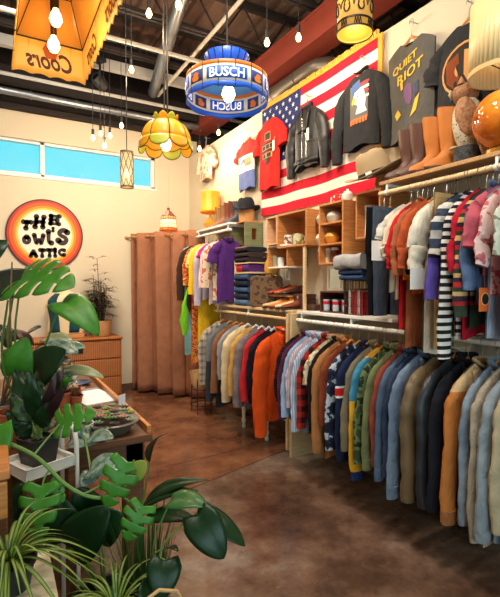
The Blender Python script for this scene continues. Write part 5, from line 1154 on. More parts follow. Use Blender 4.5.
def letter(ch,xa,xb,za,zb,wd,lean=0):
    """one fat rounded letter made of swelling strokes in the box xa..xb, za..zb (fractions of the sign radius)"""
    b=MB(); k=wd*1.05; xa,xb,za,zb=xa+k*.9,xb-k*.9,za+k,zb-k
    if xb-xa<.02: xa=xb=(xa+xb)/2; xb+=.001
    if zb-za<.01: zb=za+.01
    for st in STK[ch]:
        pts=[V((xa+(xb-xa)*u+lean*(v-.5),0,za+(zb-za)*v)) for u,v in st]
        for _ in range(2 if len(pts)>2 else 0):
            q=[pts[0]]
            for p,c in zip(pts,pts[1:]): q+=[p.lerp(c,.25),p.lerp(c,.75)]
            pts=q+[pts[-1]]
        if len(pts)==2: pts=[pts[0].lerp(pts[1],k/6) for k in range(7)]
        N=len(pts); L_=[];R_=[]
        for i,p in enumerate(pts):
            d=(pts[min(i+1,N-1)]-pts[max(i-1,0)]).normalized(); n=V((-d.z,0,d.x)); t=abs(2*i/(N-1)-1); w=wd*(.80+.42*t**2)
            L_.append(p+n*w); R_.append(p-n*w)
        for i in range(N-1): b.add([V((q.x*Rs,-.0345,q.z*Rs)) for q in(L_[i],L_[i+1],R_[i+1],R_[i])],[(0,1,2,3)])
        for e_,w in((pts[0],wd*1.22),(pts[-1],wd*1.22)): b.add([V(((e_.x+w*math.cos(2*PI*k/14))*Rs,-.0345,(e_.z+w*math.sin(2*PI*k/14))*Rs)) for k in range(14)],[tuple(range(14))])
    b.build('letter',ink,s,smooth=False)
for a_ in(('T',-.62,-.33,.07,.42,.052,.05),('H',-.33,.03,.13,.57,.055,.04),('E',.05,.42,.25,.62,.05,.02),('O',-.62,-.34,-.34,-.0,.055),('W',-.35,.0,-.37,.05,.048),('L',-.01,.21,-.32,.18,.055),("'",.14,.25,.08,.24,.034),('S',.24,.66,-.32,.27,.064),('A',-.44,-.19,-.66,-.37,.042),('T',-.19,.0,-.67,-.35,.042),('T',.0,.19,-.66,-.34,.042),('I',.17,.31,-.65,-.33,.042),('C',.29,.53,-.61,-.34,.042)): letter(*a_[:5],a_[5]*1.1,*a_[6:])
tag(s,'round shop sign with orange rings and groovy brown letters on the back wall','sign')
# rattan dresser
def rattan():
    t=NT('woven rattan'); co_=t.coord(); ck=t.n('TexBrick',Scale=1.0); mp=t.n('Mapping'); mp.inputs['Scale'].default_value=(18,18,24); t.l(co_,mp.inputs[0])
    wv=t.n('TexWave',Scale=1.0,Distortion=1.0); wv.bands_direction='Z'; t.l(mp.outputs[0],wv.inputs[0]); wv.inputs['Scale'].default_value=1.6
    w2=t.n('TexWave',Distortion=1.0); w2.bands_direction='X'; t.l(mp.outputs[0],w2.inputs[0]); w2.inputs['Scale'].default_value=.8
    h=t.math('MULTIPLY',wv.outputs[1],w2.outputs[1]); nz=t.noise(6,4)
    base=t.mix(nz,lin((176,98,38)),lin((206,128,56))); base=t.mix(1.0,base,t.ramp(h,[(0,(.42,.36,.32)),(.45,(1.08,1.08,1.08))]),'MULTIPLY')
    t.l(base,t.b.inputs['Base Color']); t.b.inputs['Roughness'].default_value=.5; t.bump(h,.5,.006); return t.m
rt_m=rattan(); dx0,dx1,dy0,dy1,dz=.30,1.375,5.60,6.06,.80
d=empty('rattan_dresser',((dx0+dx1)/2,(dy0+dy1)/2,0)); oc=d.location
b=MB(); b.box(V((dx0,dy0+.02,.06))-oc,V((dx1,dy1,dz-.03))-oc); b.build('carcass',rt_m,d,bev=.01)
b=MB(); b.box(V((dx0-.012,dy0-.012,dz-.03))-oc,V((dx1+.012,dy1,dz))-oc); b.build('top_panel',rt_m,d,bev=.012)
for x in(dx0+.03,dx1-.03):
    for y in(dy0+.05,dy1-.05): b=MB(); b.tube([V((x,y,0))-oc,V((x,y,.06))-oc],.025,10); b.build('foot',rt_m,d)
for k in range(3):
    z0=.085+.228*k; b=MB(); b.box(V((dx0+.02,dy0,z0))-oc,V((dx1-.02,dy0+.02,z0+.215))-oc); dr=b.build('drawer',rt_m,d,bev=.008)
    xc=(dx0+dx1)/2+.02; b=MB(); b.box(V((xc-.055,dy0-.006,z0+.085))-oc,V((xc+.055,dy0-.001,z0+.145))-oc); b.tube([V((xc-.035,dy0-.004,z0+.125))-oc,V((xc-.033,dy0-.022,z0+.105))-oc,V((xc+.033,dy0-.022,z0+.105))-oc,V((xc+.035,dy0-.004,z0+.125))-oc],.005,6); b.build('handle',mat('black iron',(30,26,24),.4,.5),dr)
tag(d,'honey rattan dresser with three drawers and dark pulls under the sign','dresser')
# false aralia in a woven pot on the dresser
q=P(101,334,Y=5.80); pot=empty('potted_plant',(q.x,5.80,dz+.0005)); oc=pot.location
b=MB(); b.lathe([(0,0),(.10,0),(.115,.02),(.13,.16),(.132,.20),(.12,.20),(.115,.16),(0,.15)],24); b.build('pot',mat('woven tan pot',(204,150,96),.6,bump=.5,bs=60),pot); b=MB(); b.lathe([(0,.17),(.118,.165)],20); b.build('soil',mat('potting soil',(52,36,28),.95),pot)
stem=MB(); fo=MB()
for i in range(12):
    a=R.uniform(0,6.28); r=R.uniform(.01,.05); h=R.uniform(.34,.64) if i else .80; top=V((r*2.2*math.cos(a),r*2.2*math.sin(a),.17+h)); ba=V((r*math.cos(a),r*math.sin(a),.16)); stem.tube([ba,(ba+top)/2+V((.01,0,0)),top],[.006,.005,.003],5)
    for k in range(9 if i else 11):
        u=.25+.75*k/9; 
        if u>1.0: u=1
        c=ba.lerp(top,u); az=a+k*2.4; L=R.uniform(.09,.16)*(1.1-.4*u); tip=c+V((L*math.cos(az),L*math.sin(az),R.uniform(-.02,.07))); stem.tube([c,tip],.0022,4)
        for w in range(9):
            an=az+(w-4)*.6; l2=R.uniform(.06,.12); dd=V((math.cos(an),math.sin(an),R.uniform(-.45,.1))); sd=V((-dd.y,dd.x,0))*.008; e=tip+dd*l2; m_=tip+dd*l2*.5; fo.add([tip,m_+sd,e,m_-sd],[(0,1,2,3)])
stem.build('stem',mat('aralia stem',(70,54,40),.7),pot); fo.build('foliage',leafm('aralia leaf',(50,50,38),(34,36,28),tl=.1),pot,smooth=False)
tag(pot,'spindly dark fine leaved houseplant in a woven pot on the dresser','plant')
# dress form with cream shirt and teal waistcoat
q=P(66,330,Y=5.83); f=empty('dress_form',(q.x,5.85,dz+.0005)); f.rotation_euler[2]=rad(-14)
b=MB(); b.box((-.22,-.11,0),(.22,.11,.045)); b.build('base',oak,f,bev=.006)
sec=[(.05,.20,.10),(.10,.215,.11),(.20,.20,.105),(.28,.205,.11),(.38,.225,.115),(.47,.205,.095),(.53,.14,.065),(.56,.06,.05),(.62,.055,.048)]
b=MB(); b.tube([(0,0,z) for z,_,_ in sec],[(rx,ry) for _,rx,ry in sec],22,ref=(1,0,0)); b.build('torso',mat('cream canvas torso',(232,204,160),.85,bump=.1),f)
teal=fab('teal velvet',(30,72,78))
for sd in(-1,1):
    b=MB()
    def vest(u,v,sd=sd):
        z=.07+.47*u; i=max(k for k in range(len(sec)) if sec[k][0]<=z); k2=min(i+1,len(sec)-1); f_=(z-sec[i][0])/max(.001,sec[k2][0]-sec[i][0]); rx=sec[i][1]+(sec[k2][1]-sec[i][1])*f_; ry=sec[i][2]+(sec[k2][2]-sec[i][2])*f_
        a=-PI/2+sd*(.22+.22*u+ .62*v); return V(((rx+.008)*math.cos(a),(ry+.008)*math.sin(a),z))
    b.grid(vest,12,6); b.build('waistcoat_front',teal,f,solid=.008)
tag(f,'cream torso form with teal strips on the dresser beside the dark plant','dress form')
# curtain round the fitting corner
A=P(127.5,237.5,Y=6.05); Bp=V((2.23,5.15,A.z)); dv=(Bp-A); dv.z=0; dv.normalize(); tot=(2.46-A.x)/dv.x
rod=empty('curtain_rod',A); b=MB(); b.tube([V((0,0,0)),dv*tot],.012,10); b.build('pole',mat('brass rod',(190,150,90),.4,.5),rod); b=MB(); b.ell(-dv*.02,.024,12); b.tube([-dv*.0,V((0,.03,0))],.016,8); b.build('finial',mat('brass rod',(190,150,90),.4,.5),rod)
tag(rod,'thin brass curtain rod running from back wall to right wall','curtain rod')
cu_m=fab('brown curtain',(164,108,78)); cu=empty('curtain',A); nrm=V((-dv.y,dv.x,0)); Lc=1.12; zb_=.03-A.z
def ctn(u,v):
    s=.035+Lc*u; w=u*4.1; amp=.07*(1-.15*v)+.012*math.sin(u*31)
    ph=w*2*PI+.6*math.sin(u*9); return dv*(s+.02*math.sin(ph*2+1))+nrm*(amp*math.sin(ph)+.012*math.sin(ph*.5+v*2))+V((0,0,.05+(zb_-.05)*v+.004*math.sin(ph)))
b=MB(); b.grid(ctn,150,20); b.build('cloth',cu_m,cu,solid=.003)
for k in range(8):
    u=(k+.5)/8.2; u0=u; best=min((abs((ctn(u+dx,.03)-dv*(ctn(u+dx,.03).dot(dv))).dot(nrm)),u+dx) for dx in[x*.004-.04 for x in range(21)])[1]; p=ctn(best,.022); p.z=0
    b=MB(); b.tube([p+V((dv.x*0,0,0))+V((nrm.x*.0,0,0))+V((0,0,.023*math.sin(t)))+nrm*(.023*math.cos(t)) for t in[2*PI*j/14 for j in range(15)]],.004,6,cap=False); b.build('grommet',chrome,cu)
tag(cu,'brown floor length curtain on grommets closing off the corner fitting room','curtain')
# woven basket on a stand at the foot of the dresses
ba=empty('wire_hamper',(2.02,4.62,0)); oc=ba.location; bm_=mat('tan basket weave',(206,164,112),.6,bump=.5,bs=70)
b=MB(); b.lathe([(0,.30),(.10,.30),(.115,.33),(.13,.47),(.122,.47),(.108,.33),(0,.315)],24); b.build('basket_body',bm_,ba)
b=MB()
for k in range(4): a=PI/4+k*PI/2; b.tube([(.118*math.cos(a),.118*math.sin(a),0),(.118*math.cos(a),.118*math.sin(a),.46)],.006,6)
for z in(.10,.28): b.tube([(.118*math.cos(2*PI*j/24),.118*math.sin(2*PI*j/24),z) for j in range(25)],.005,6,cap=False)
b.build('wire_stand',m_wire,ba); tag(ba,'tan basket in a black wire stand on the floor under the dresses','basket')
# ------------------------------------------------------------------ plants and their tables, left foreground
def heart(u): return (.72+.28*min(1,u/.25)) if u<.25 else max(0,math.cos((u-.25)/.75*PI/2))**.75
def lance(u): return max(.02,math.sin(PI*min(1,max(0,u))**.85))**.9
def strap(u): return min(1,u*6+.35)*min(1,(1-u)*3+.02)
def leaf(p0,p1,W,n,shape=lance,bulge=.12,fold=.18,back=0,slots=0,nu=16,nv=4,b=None,twist=0,wave=0):
    b=b or MB(); p0=V(p0);p1=V(p1); d=(p1-p0); L=d.length; d.normalize(); n=V(n); n=(n-d*d.dot(n)).normalized(); sd=d.cross(n)
    def fn(i,j):
        u=i; s=-1+2*j; c=p0+d*L*u+n*(bulge*L*4*u*(1-u)-bulge*.6*L*u*u); w=W/2*shape(u)
        if slots: q=((u*nu)%slots)/slots; w*=1-.22*(abs(q-.42)/.58)**2.2
        a=twist*u
        sv=sd*math.cos(a)+n*math.sin(a); nn=n*math.cos(a)-sd*math.sin(a)
        slant=back*(u*1.6-1.0)
        return c+sv*(w*s)+nn*(fold*w*abs(s)-fold*1.1*w*s*s+wave*W*math.sin(u*19+3*s)*abs(s))+d*(slant*w*abs(s))
    sk=None
    if slots:
        def sk(u,j):
            s=abs(-1+2*j); 
            return u>.10 and u<.88 and s>.26 and (int(u*nu)%slots)>=slots-(2 if slots>6 and s>.6 else 1) 
    b.grid(fn,nu,nv*2,skip=sk); return b
class Plant:
    def __init__(s,name,loc,label,grp=None):
        s.o=empty(name,loc); s.c=V(loc); tag(s.o,label,'plant',grp)
    def pot(s,r,h,m,soil=True,square=False):
        b=MB()
        if square: 
            b.lathe([(0,0),(r*.8*1.41,0),(r*1.41,h),(r*1.3,h),(r*1.25,h*.88),(0,h*.88)],4,M=Matrix.Rotation(PI/4+.5,4,'Z')); b.build('pot',m,s.o,smooth=False)
        else: b.lathe([(0,0),(r*.78,0),(r*.8,.004),(r*.96,h*.8),(r*1.05,h*.82),(r*1.07,h),(r*.98,h),(r*.94,h*.86),(0,h*.86)],26); b.build('pot',m,s.o)
        if soil: b=MB(); b.lathe([(0,h*.89),(r*.95 if not square else r*.9,h*.87)],20); b.build('soil',mat('potting soil',(52,36,28),.95),s.o)
        return s
    def leaf(s,p0,p1,W,n,m,nm='leaf',**k): b=leaf(V(p0)-s.c,V(p1)-s.c,W,n,**k); return b.build(nm,m,s.o,solid=.0012)
    def stem(s,pts,r,m,nm='stem'):
        pts=[V(p)-s.c for p in pts]
        # smooth
        for _ in range(2):
            q=[pts[0]]
            for a,c in zip(pts,pts[1:]): q+= [a.lerp(c,.25),a.lerp(c,.75)]
            pts=q+[pts[-1]]
        b=MB(); b.tube(pts,[r*(1-.4*i/(len(pts)-1)) for i in range(len(pts))],7); return b.build(nm,m,s.o)
TOC=V((-.25,-.85,.45)); UP=V((0,0,1)); tocam=lambda up_=.6:V((-.35,-.95,up_))
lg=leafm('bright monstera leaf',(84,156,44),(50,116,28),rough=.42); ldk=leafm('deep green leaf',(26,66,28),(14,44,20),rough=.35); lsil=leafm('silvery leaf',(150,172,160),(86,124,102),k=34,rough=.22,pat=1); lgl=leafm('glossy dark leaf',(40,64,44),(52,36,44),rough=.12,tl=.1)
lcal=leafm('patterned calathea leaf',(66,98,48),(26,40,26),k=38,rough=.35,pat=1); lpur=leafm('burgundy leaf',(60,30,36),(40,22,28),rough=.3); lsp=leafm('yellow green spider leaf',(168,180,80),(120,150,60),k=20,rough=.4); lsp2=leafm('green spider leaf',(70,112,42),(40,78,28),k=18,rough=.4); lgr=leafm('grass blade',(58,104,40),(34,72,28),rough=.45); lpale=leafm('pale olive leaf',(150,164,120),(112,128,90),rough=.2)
stg=mat('green stem',(104,136,66),.5); stb=mat('brown stem',(122,92,60),.6); potb=mat('black nursery pot',(34,34,36),.45); pott=mat('terracotta pot',(176,98,62),.75,bump=.1); potw=mat('white ceramic pot',(226,224,218),.25); potg=mat('grey ceramic pot',(150,156,160),.35)
dkw=wood('dark table wood',(126,80,48),(78,46,28),.4); orw=wood('orange pine',(204,132,66),(166,98,44),.45); crw=wood('cream paint',(226,214,186),(204,186,150),.55)
# long plant table
TX0,TX1,TY0,TY1,TZ=-.42,.635,2.02,3.75,.75
tb=empty('plant_table',((TX0+TX1)/2,(TY0+TY1)/2,0)); oc=tb.location
b=MB(); b.box(V((TX0,TY0,TZ-.035))-oc,V((TX1,TY1,TZ))-oc); b.build('tabletop',dkw,tb,bev=.004)
b=MB(); b.box(V((TX0+.03,TY0+.03,TZ-.16))-oc,V((TX1-.03,TY0+.055,TZ-.035))-oc); b.box(V((TX1-.055,TY0+.055,TZ-.16))-oc,V((TX1-.03,TY1-.03,TZ-.035))-oc); b.build('apron',dkw,tb,bev=.002)
b=MB(); b.box(V((TX1-.02,TY0+.02,TZ))-oc,V((TX1,TY1,TZ+.035))-oc); b.build('rim',orw,tb,bev=.002)
for x,y in((TX1-.12,TY0+.03),(TX1-.12,TY1-.12),(TX0+.03,TY0+.03),(TX0+.03,TY1-.12)): b=MB(); b.box(V((x,y,0))-oc,V((x+.085,y+.085,TZ-.035))-oc); b.build('leg',dkw,tb,bev=.004)
tag(tb,'long dark wooden table crowded with plants, left of the aisle','table')
# orange wooden cabinet, cream bench, stool, white stand
cb=empty('wooden_cabinet',(-.17,1.49,0)); b=MB(); b.box((-.235,-.13,.04),(.193,.13,.925)); b.build('carcass',dkw,cb,bev=.004); b=MB(); b.box((-.245,-.14,.925),(.20,.14,.95)); b.build('top_panel',orw,cb,bev=.004); b=MB(); b.box((-.2,-.142,.1),(.14,-.13,.80)); dd_=b.build('door',dkw,cb,bev=.003); b=MB(); b.box((-.235,-.142,.82),(.193,-.13,.92)); b.build('drawer',orw,cb,bev=.003); b=MB(); b.ell((.11,-.155,.55),.014,10); b.build('knob',chrome,dd_)
for x in(-.2,.2):
    for y in(-.1,.1): b=MB(); b.box((x-.02,y-.02,0),(x+.02,y+.02,.04)); b.build('foot',orw,cb)
tag(cb,'dark cabinet with an orange pine top and drawer, at the left edge','cabinet')
bn=empty('bench',(-.12,1.20,0)); b=MB(); b.box((-.3,-.13,.685),(.24,.13,.72)); b.build('seat',crw,bn,bev=.004)
for x in(-.27,.21):
    for y in(-.1,.1): b=MB(); b.box((x-.02,y-.02,0),(x+.02,y+.02,.685)); b.build('leg',crw,bn)
tag(bn,'cream painted bench under the spider plants, lower left corner','bench')
ws=empty('plant_stand',(.135,1.84,0),rz=rad(24)); b=MB(); b.box((-.09,-.09,.765),(.09,.09,.78)); b.build('tray',whitew,ws,bev=.003)
b=MB(); 
for s_ in(-1,1): b.box((-.095,s_*.09-.005,.76),(.095,s_*.09+.005,.80)); b.box((s_*.09-.005,-.095,.76),(s_*.09+.005,.095,.80))
b.build('rail_frame',whitew,ws,bev=.003)
for x in(-.08,.08):
    for y in(-.08,.08): b=MB(); b.box((x-.014,y-.014,0),(x+.014,y+.014,.76)); b.build('leg',dkw,ws)
b=MB(); b.tube([(.106,-.085,.0),(.106,-.085,.84),(.106,-.07,.89),(.106,-.035,.91),(.106,.0,.89),(.106,.015,.84),(.106,.015,.0)],[.009]*7,10); b.tube([(.09,-.085,.6),(.106,-.085,.6)],.006,6); b.build('arched_handle',whitew,ws)
tag(ws,'white wooden plant stand with an arched side, beside the orange cabinet','plant stand')
so=empty('stool',(.30,1.33,0)); b=MB(); b.lathe([(0,.36),(.13,.36),(.135,.375),(.13,.39),(0,.39)],24); b.build('seat',dkw,so)
for k in range(4): a=PI/4+k*PI/2; b=MB(); b.tube([(.12*math.cos(a),.12*math.sin(a),0),(.09*math.cos(a),.09*math.sin(a),.36)],.015,8); b.build('leg',dkw,so)
tag(so,'dark round stool under the grassy plant','stool')
# tall monstera on the table
base=P(24,420,Z=TZ+.14); base=V((max(-.3,base.x),TY0+.16,TZ+.0005))
m1=Plant('monstera',base,'tall monstera with big split leaves in front of the round sign').pot(.095,.15,pott)
sb_=base+V((0,0,.13))
def petiole(pl,px,py,D,mid,r=.006,m=stg,b0=None): e=P(px,py,D=D); b0=b0 or sb_; pl.stem([b0,b0.lerp(e,.5)+V(mid),e],r,m)
petiole(m1,20,288,1.9,(-.03,0,.06)); m1.leaf(P(14,284,D=1.92),P(71,283,D=1.72),.29,tocam(.9),lg,shape=heart,back=.6,slots=6,bulge=.10,nu=36,fold=.3)
petiole(m1,61,302,1.75,(.0,-.02,.02)); m1.leaf(P(62,302,D=1.76),P(98,332,D=1.66),.135,tocam(1.2),lg,shape=heart,back=.5,slots=0,bulge=.16,nu=18,fold=.3)
petiole(m1,14,292,1.85,(-.05,0,.05)); m1.leaf(P(18,286,D=1.85),P(-16,277,D=1.9),.2,tocam(1.2),lgl,shape=heart,back=.5,bulge=.08)
petiole(m1,8,300,1.6,(-.06,0,0)); m1.leaf(P(2,240,D=1.6),P(-5,262,D=1.55),.06,tocam(.3),ldk,shape=heart)
petiole(m1,44,352,1.8,(0,0,0)); m1.leaf(P(38,372,D=1.8),P(64,350,D=1.75),.15,tocam(.5),ldk,shape=heart,back=.4)
petiole(m1,16,345,1.8,(0,0,0)); m1.leaf(P(16,375,D=1.8),P(26,338,D=1.78),.13,tocam(.2),lg,shape=heart,back=.4)
m1.stem([sb_+V((-.02,0,0)),P(9,330,D=1.75),P(12,262,D=1.8)],.005,stb)
# glossy dark leaved plant behind; silvery leaves carry sky reflection in their colour
b2=V((.02,2.42,TZ+.0005)); p2=Plant('potted_plant',b2,'glossy dark leaved plant with pale shining leaves below the sign').pot(.09,.14,potg); s2=b2+V((0,0,.12))
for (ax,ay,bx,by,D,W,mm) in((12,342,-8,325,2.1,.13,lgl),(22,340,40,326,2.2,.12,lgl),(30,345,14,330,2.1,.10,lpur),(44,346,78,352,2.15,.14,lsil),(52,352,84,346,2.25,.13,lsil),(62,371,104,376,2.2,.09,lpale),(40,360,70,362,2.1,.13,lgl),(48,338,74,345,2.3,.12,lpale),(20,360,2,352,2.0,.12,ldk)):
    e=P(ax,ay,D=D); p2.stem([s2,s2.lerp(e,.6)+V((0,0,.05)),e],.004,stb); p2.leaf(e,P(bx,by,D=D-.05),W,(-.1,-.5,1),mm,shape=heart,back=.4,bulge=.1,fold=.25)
# patterned calathea on the white stand
b3=V((.135,1.84,.7805)); p3=Plant('calathea',b3,'dark patterned calathea in a black pot on the white stand').pot(.055,.095,potb,square=True); s3=b3+V((0,0,.09))
for i,(tx,ty) in enumerate(((14,368),(22,362),(30,370),(41,374),(50,384),(57,372),(64,366),(10,392),(6,410),(57,398),(48,402),(26,396),(36,390),(66,386),(18,380),(44,392),(14,424),(54,416))):
    e=P(tx,ty,D=1.72+.12*math.sin(i*2.3)); st_=s3.lerp(e,.28); p3.stem([s3+V((R.uniform(-.02,.02),R.uniform(-.02,.02),0)),st_],.0028,stg); p3.leaf(st_,e,.04 if i in(5,6,13,9) else .062,tocam(.25+.3*math.sin(i)),lpur if i in(5,6,13,9) else (lcal if i%2 else ldk),shape=lance,bulge=.10,fold=.2,wave=.05)
# climbing vine from the cabinet
b4=V((-.11,1.47,.9505)); p4=Plant('climbing_vine',b4,'climbing vine with bright split leaves trailing along the left foreground').pot(.075,.11,pott); s4=b4+V((0,0,.09))
D=1.42
p4.stem([s4,P(-14,428,D=1.46)]+[P(x,y,D=d_) for x,y,d_ in((2,441,1.42),(18,447,1.40),(36,456,1.38),(50,469,1.37),(63,483,1.36),(82,495,1.36),(102,499,1.36),(119,494,1.37),(129,481,1.38),(132,468,1.39))],.0075,stg,'vine')
def vleaf(path,p0,p1,W,n,sl=7,back=.45,m=lg): p4.stem([P(x,y,D=d_) for x,y,d_ in path],.0038,stg,'petiole'); p4.leaf(P(*p0[:2],D=p0[2]),P(*p1[:2],D=p1[2]),W,n,m,shape=heart,back=back,slots=sl,nu=28,bulge=.08)
vleaf([(34,455,1.38),(46,440,1.42),(60,424,1.45)],(58,424,1.46),(95,413,1.44),.115,tocam(.7))
vleaf([(2,441,1.42),(0,432,1.42)],(2,424,1.41),(-1,468,1.38),.075,tocam(.2),sl=0)
vleaf([(50,469,1.37),(44,478,1.36),(42,488,1.35)],(42,486,1.35),(37,541,1.30),.125,tocam(.3))
vleaf([(82,495,1.36),(104,484,1.37),(114,474,1.38)],(126,462,1.38),(106,508,1.35),.115,tocam(.3))
vleaf([(118,494,1.37),(134,504,1.36),(140,509,1.35)],(143,506,1.36),(126,541,1.33),.10,tocam(.3))
vleaf([(119,494,1.37),(128,470,1.38),(134,460,1.38)],(134,474,1.38),(146,462,1.37),.06,tocam(.6),sl=0,m=lsp)
vleaf([(62,483,1.36),(54,490,1.35)],(50,482,1.36),(64,502,1.35),.06,tocam(.5))
# silvery plant at the table front
b5=V((.33,2.12,TZ+.0005)); p5=Plant('potted_plant',b5,'silver leaved plant drooping over the front edge of the long table').pot(.055,.07,potw); s5=b5+V((0,0,.06))
for (ax,ay,bx,by,D,W,mm) in((90,439,68,446,1.9,.085,lsil),(90,438,113,437,1.9,.09,lsil),(86,440,76,428,1.93,.07,lsil),(90,470,128,464,1.72,.12,lsil),(92,474,82,486,1.72,.07,lsil),(100,436,108,428,2.0,.06,lsil)):
    e=P(ax,ay,D=D); p5.stem([s5,s5.lerp(e,.5)+V((0,-.02,.03)),e],.003,stg); p5.leaf(e,P(bx,by,D=D-.05),W,(-.1,-.6,1),mm,shape=heart,back=.35,bulge=.12)
# spider plants
def spider(base,label,r,n,L,grp,m_=lsp,m2=lsp2,pm=potw,up_=.5):
    p=Plant('spider_plant',base,label,grp).pot(r,r*1.2,pm); c=V((0,0,r*1.05))
    for i in range(n):
        az=2.4*i+R.uniform(-.3,.3); l=L*R.uniform(.6,1.1); el=R.uniform(.4,1.3); b=MB(); w=R.uniform(.0055,.008)
        h=V((math.cos(az),math.sin(az),0)); sd=V((-h.y,h.x,0))
        def fn(u,v,l=l,el=el,h=h,sd=sd,w=w):
            x=l*(math.cos(el)*u+.35*u*u); z=l*(math.sin(el)*u*1.15-1.25*u*u*(.5+.45*math.cos(el))); ww=w*min(1,u*4+.5)*(1-u)**.6
            return c+h*(x+.01)+V((0,0,z))+sd*((-1+2*v)*ww)+V((0,0,.35*ww*abs(-1+2*v)))
        b.grid(fn,14,4,mif=lambda u,v:0 if .25<v<.75 else 1); b.build('leaf',[m_,m2],p.o)
    return p
spider(V((.02,1.20,.7205)),'yellow striped spider plant on the cream bench, lower left corner',.06,60,.24,'spider plants',pm=potb)
spider(V((.30,1.33,.3905)),'spider plant lower down on the dark stool',.075,50,.27,'spider plants',pm=potb)
# leggy grass clump in a floor pot and a broad dark leaf plant
b7=V((.44,1.50,0)); p7=Plant('potted_grass',b7,'upright grassy plant in a floor pot in front of the table leg').pot(.11,.26,pott)
b=MB()
for i in range(110):
    a=R.uniform(0,6.28); r=.07*R.random()**.5; l=R.uniform(.3,.52); ln=R.uniform(0,.13); x,y=r*math.cos(a),r*math.sin(a); d_=V((math.cos(a),math.sin(a),0)); sd=V((-d_.y,d_.x,0))
    b.grid(lambda u,v:V((x,y,.22))+d_*(ln*u*u)+V((0,0,l*u))+sd*((-.5+v)*.008*(1-u**2)),6,1)
b.build('foliage',lgr,p7.o)
b7b=V((.34,1.66,0)); p7b=Plant('potted_plant',b7b,'broad dark leaved plant in a floor pot under the trailing vine').pot(.12,.30,potb); s7=b7b+V((0,0,.27))
for (ax,ay,bx,by,D,W) in((72,548,108,508,1.62,.17),(66,540,62,500,1.66,.15),(100,530,122,515,1.66,.14),(30,500,4,515,1.75,.17),(20,560,2,530,1.7,.16),(90,512,78,488,1.7,.12)):
    e=P(ax,ay,D=D); p7b.stem([s7,s7.lerp(e,.5)+V((0,-.01,.05)),e],.005,stg); p7b.leaf(e,P(bx,by,D=D-.03),W,tocam(.5),ldk,shape=heart,back=.4,bulge=.08)
# bird of paradise style plant and glossy anthurium on the aisle side
b8=P(138,560,D=1.66); b8=V((b8.x,b8.y,0)); p8=Plant('potted_plant',b8,'plant with long dark blade leaves reaching over the aisle').pot(.11,.28,potb); s8=b8+V((0,0,.25))
for (ax,ay,bx,by,D,W,tw) in((142,508,204,476,1.62,.075,.3),(142,512,194,487,1.6,.065,.2),(143,520,199,519,1.55,.075,.2),(150,462,164,431,1.75,.06,.4)):
    e=P(ax,ay,D=D); p8.stem([s8,s8.lerp(e,.5)+V((-.02,0,.04)),e],.006,stg); p8.leaf(e,P(bx,by,D=D-.12),W,(-.2,-.5,1),ldk,shape=lance,bulge=.13,fold=.5,twist=tw)
b9=P(140,620,D=1.42); b9=V((b9.x+.03,b9.y-.0,0)); p9=Plant('anthurium',b9,'glossy green plant with heart shaped leaves hanging into the aisle').pot(.10,.26,pott); s9=b9+V((0,0,.23))
for (ax,ay,bx,by,D,W,n) in((171,501,207,504,1.42,.085,(-.2,-.3,1)),(197,514,224,559,1.36,.115,tocam(.3)),(197,513,246,544,1.40,.085,(-.3,-.2,1)),(165,560,160,600,1.36,.105,tocam(.3)),(168,548,178,550,1.4,.03,(0,-.3,1)),(150,585,140,600,1.38,.06,tocam(.4))):
    e=P(ax,ay,D=D); p9.stem([s9,P(146,560,D=D).lerp(e,.2),P(146,560,D=D).lerp(e,.65)+V((0,0,.01)),e],.0035,stg); p9.leaf(e,P(bx,by,D=D-.05),W,n,ldk if ax!=171 else leafm('mid green leaf',(70,126,62),(44,94,44),rough=.3),shape=heart,back=.4,bulge=.12,fold=.25)
# basket handle at the bottom edge
q=P(152,600,D=1.2); ck=empty('handled_basket',(q.x+.02,q.y+.0,0)); oc=ck.location
b=MB(); b.lathe([(0,0),(.09,0),(.11,.36),(.10,.36),(.085,.02),(0,.015)],24); b.build('basket_body',bm_,ck); b=MB(); b.tube([(-.10,0,.34),(-.098,0,.50),(-.05,0,.60),(.0,0,.62),(.05,0,.60),(.098,0,.50),(.10,0,.34)],.005,8); b.build('handle',bm_,ck); tag(ck,'tan basket with a tall handle at the bottom edge, beside the grassy plant','basket')
# ---------------- things along the long table
def rosette(b,c,r,n,mi=0,up_=.5,w=.4):
    for i in range(n):
        a=2.4*i; q=(i/n); rr=r*(1-.55*q); d=V((math.cos(a),math.sin(a),.25+1.1*q)).normalized(); M=Matrix.Translation(V(c)+d*rr*.5)@d.to_track_quat('X','Z').to_matrix().to_4x4(); 
        vs=[]; b.ell((0,0,0),(rr*.55,rr*w*.5,rr*.16),6,mi,M=M)
q=P(114,428,Z=TZ+.03); sb=empty('succulent_bowl',(min(q.x,.50),q.y+.05,TZ+.0005)); 
b=MB(); b.lathe([(0,0),(.08,0),(.125,.05),(.132,.055),(.128,.06),(.118,.052),(0,.045)],28); b.build('bowl',mat('pewter bowl',(136,128,118),.35,.4),sb); b=MB(); b.lathe([(0,.054),(.118,.05)],24); b.build('soil',mat('potting soil',(52,36,28),.95),sb)
sm=[leafm('sage succulent',(150,166,130),(110,130,96),tl=0,rough=.5),leafm('pink succulent',(204,150,120),(170,120,90),tl=0,rough=.5),leafm('dark succulent',(84,72,60),(60,52,44),tl=0,rough=.5),leafm('fresh succulent',(120,160,84),(90,126,60),tl=0,rough=.5)]
for i in range(20):
    a=2.4*i; r=.105*math.sqrt((i+.5)/20); b=MB(); rosette(b,(r*math.cos(a),r*math.sin(a),.058+.02*(i%3)),.030,12); b.build('rosette',sm[(i*7+i//3)%4],sb)
tag(sb,'round pewter bowl of mixed succulents at the table corner','plant')
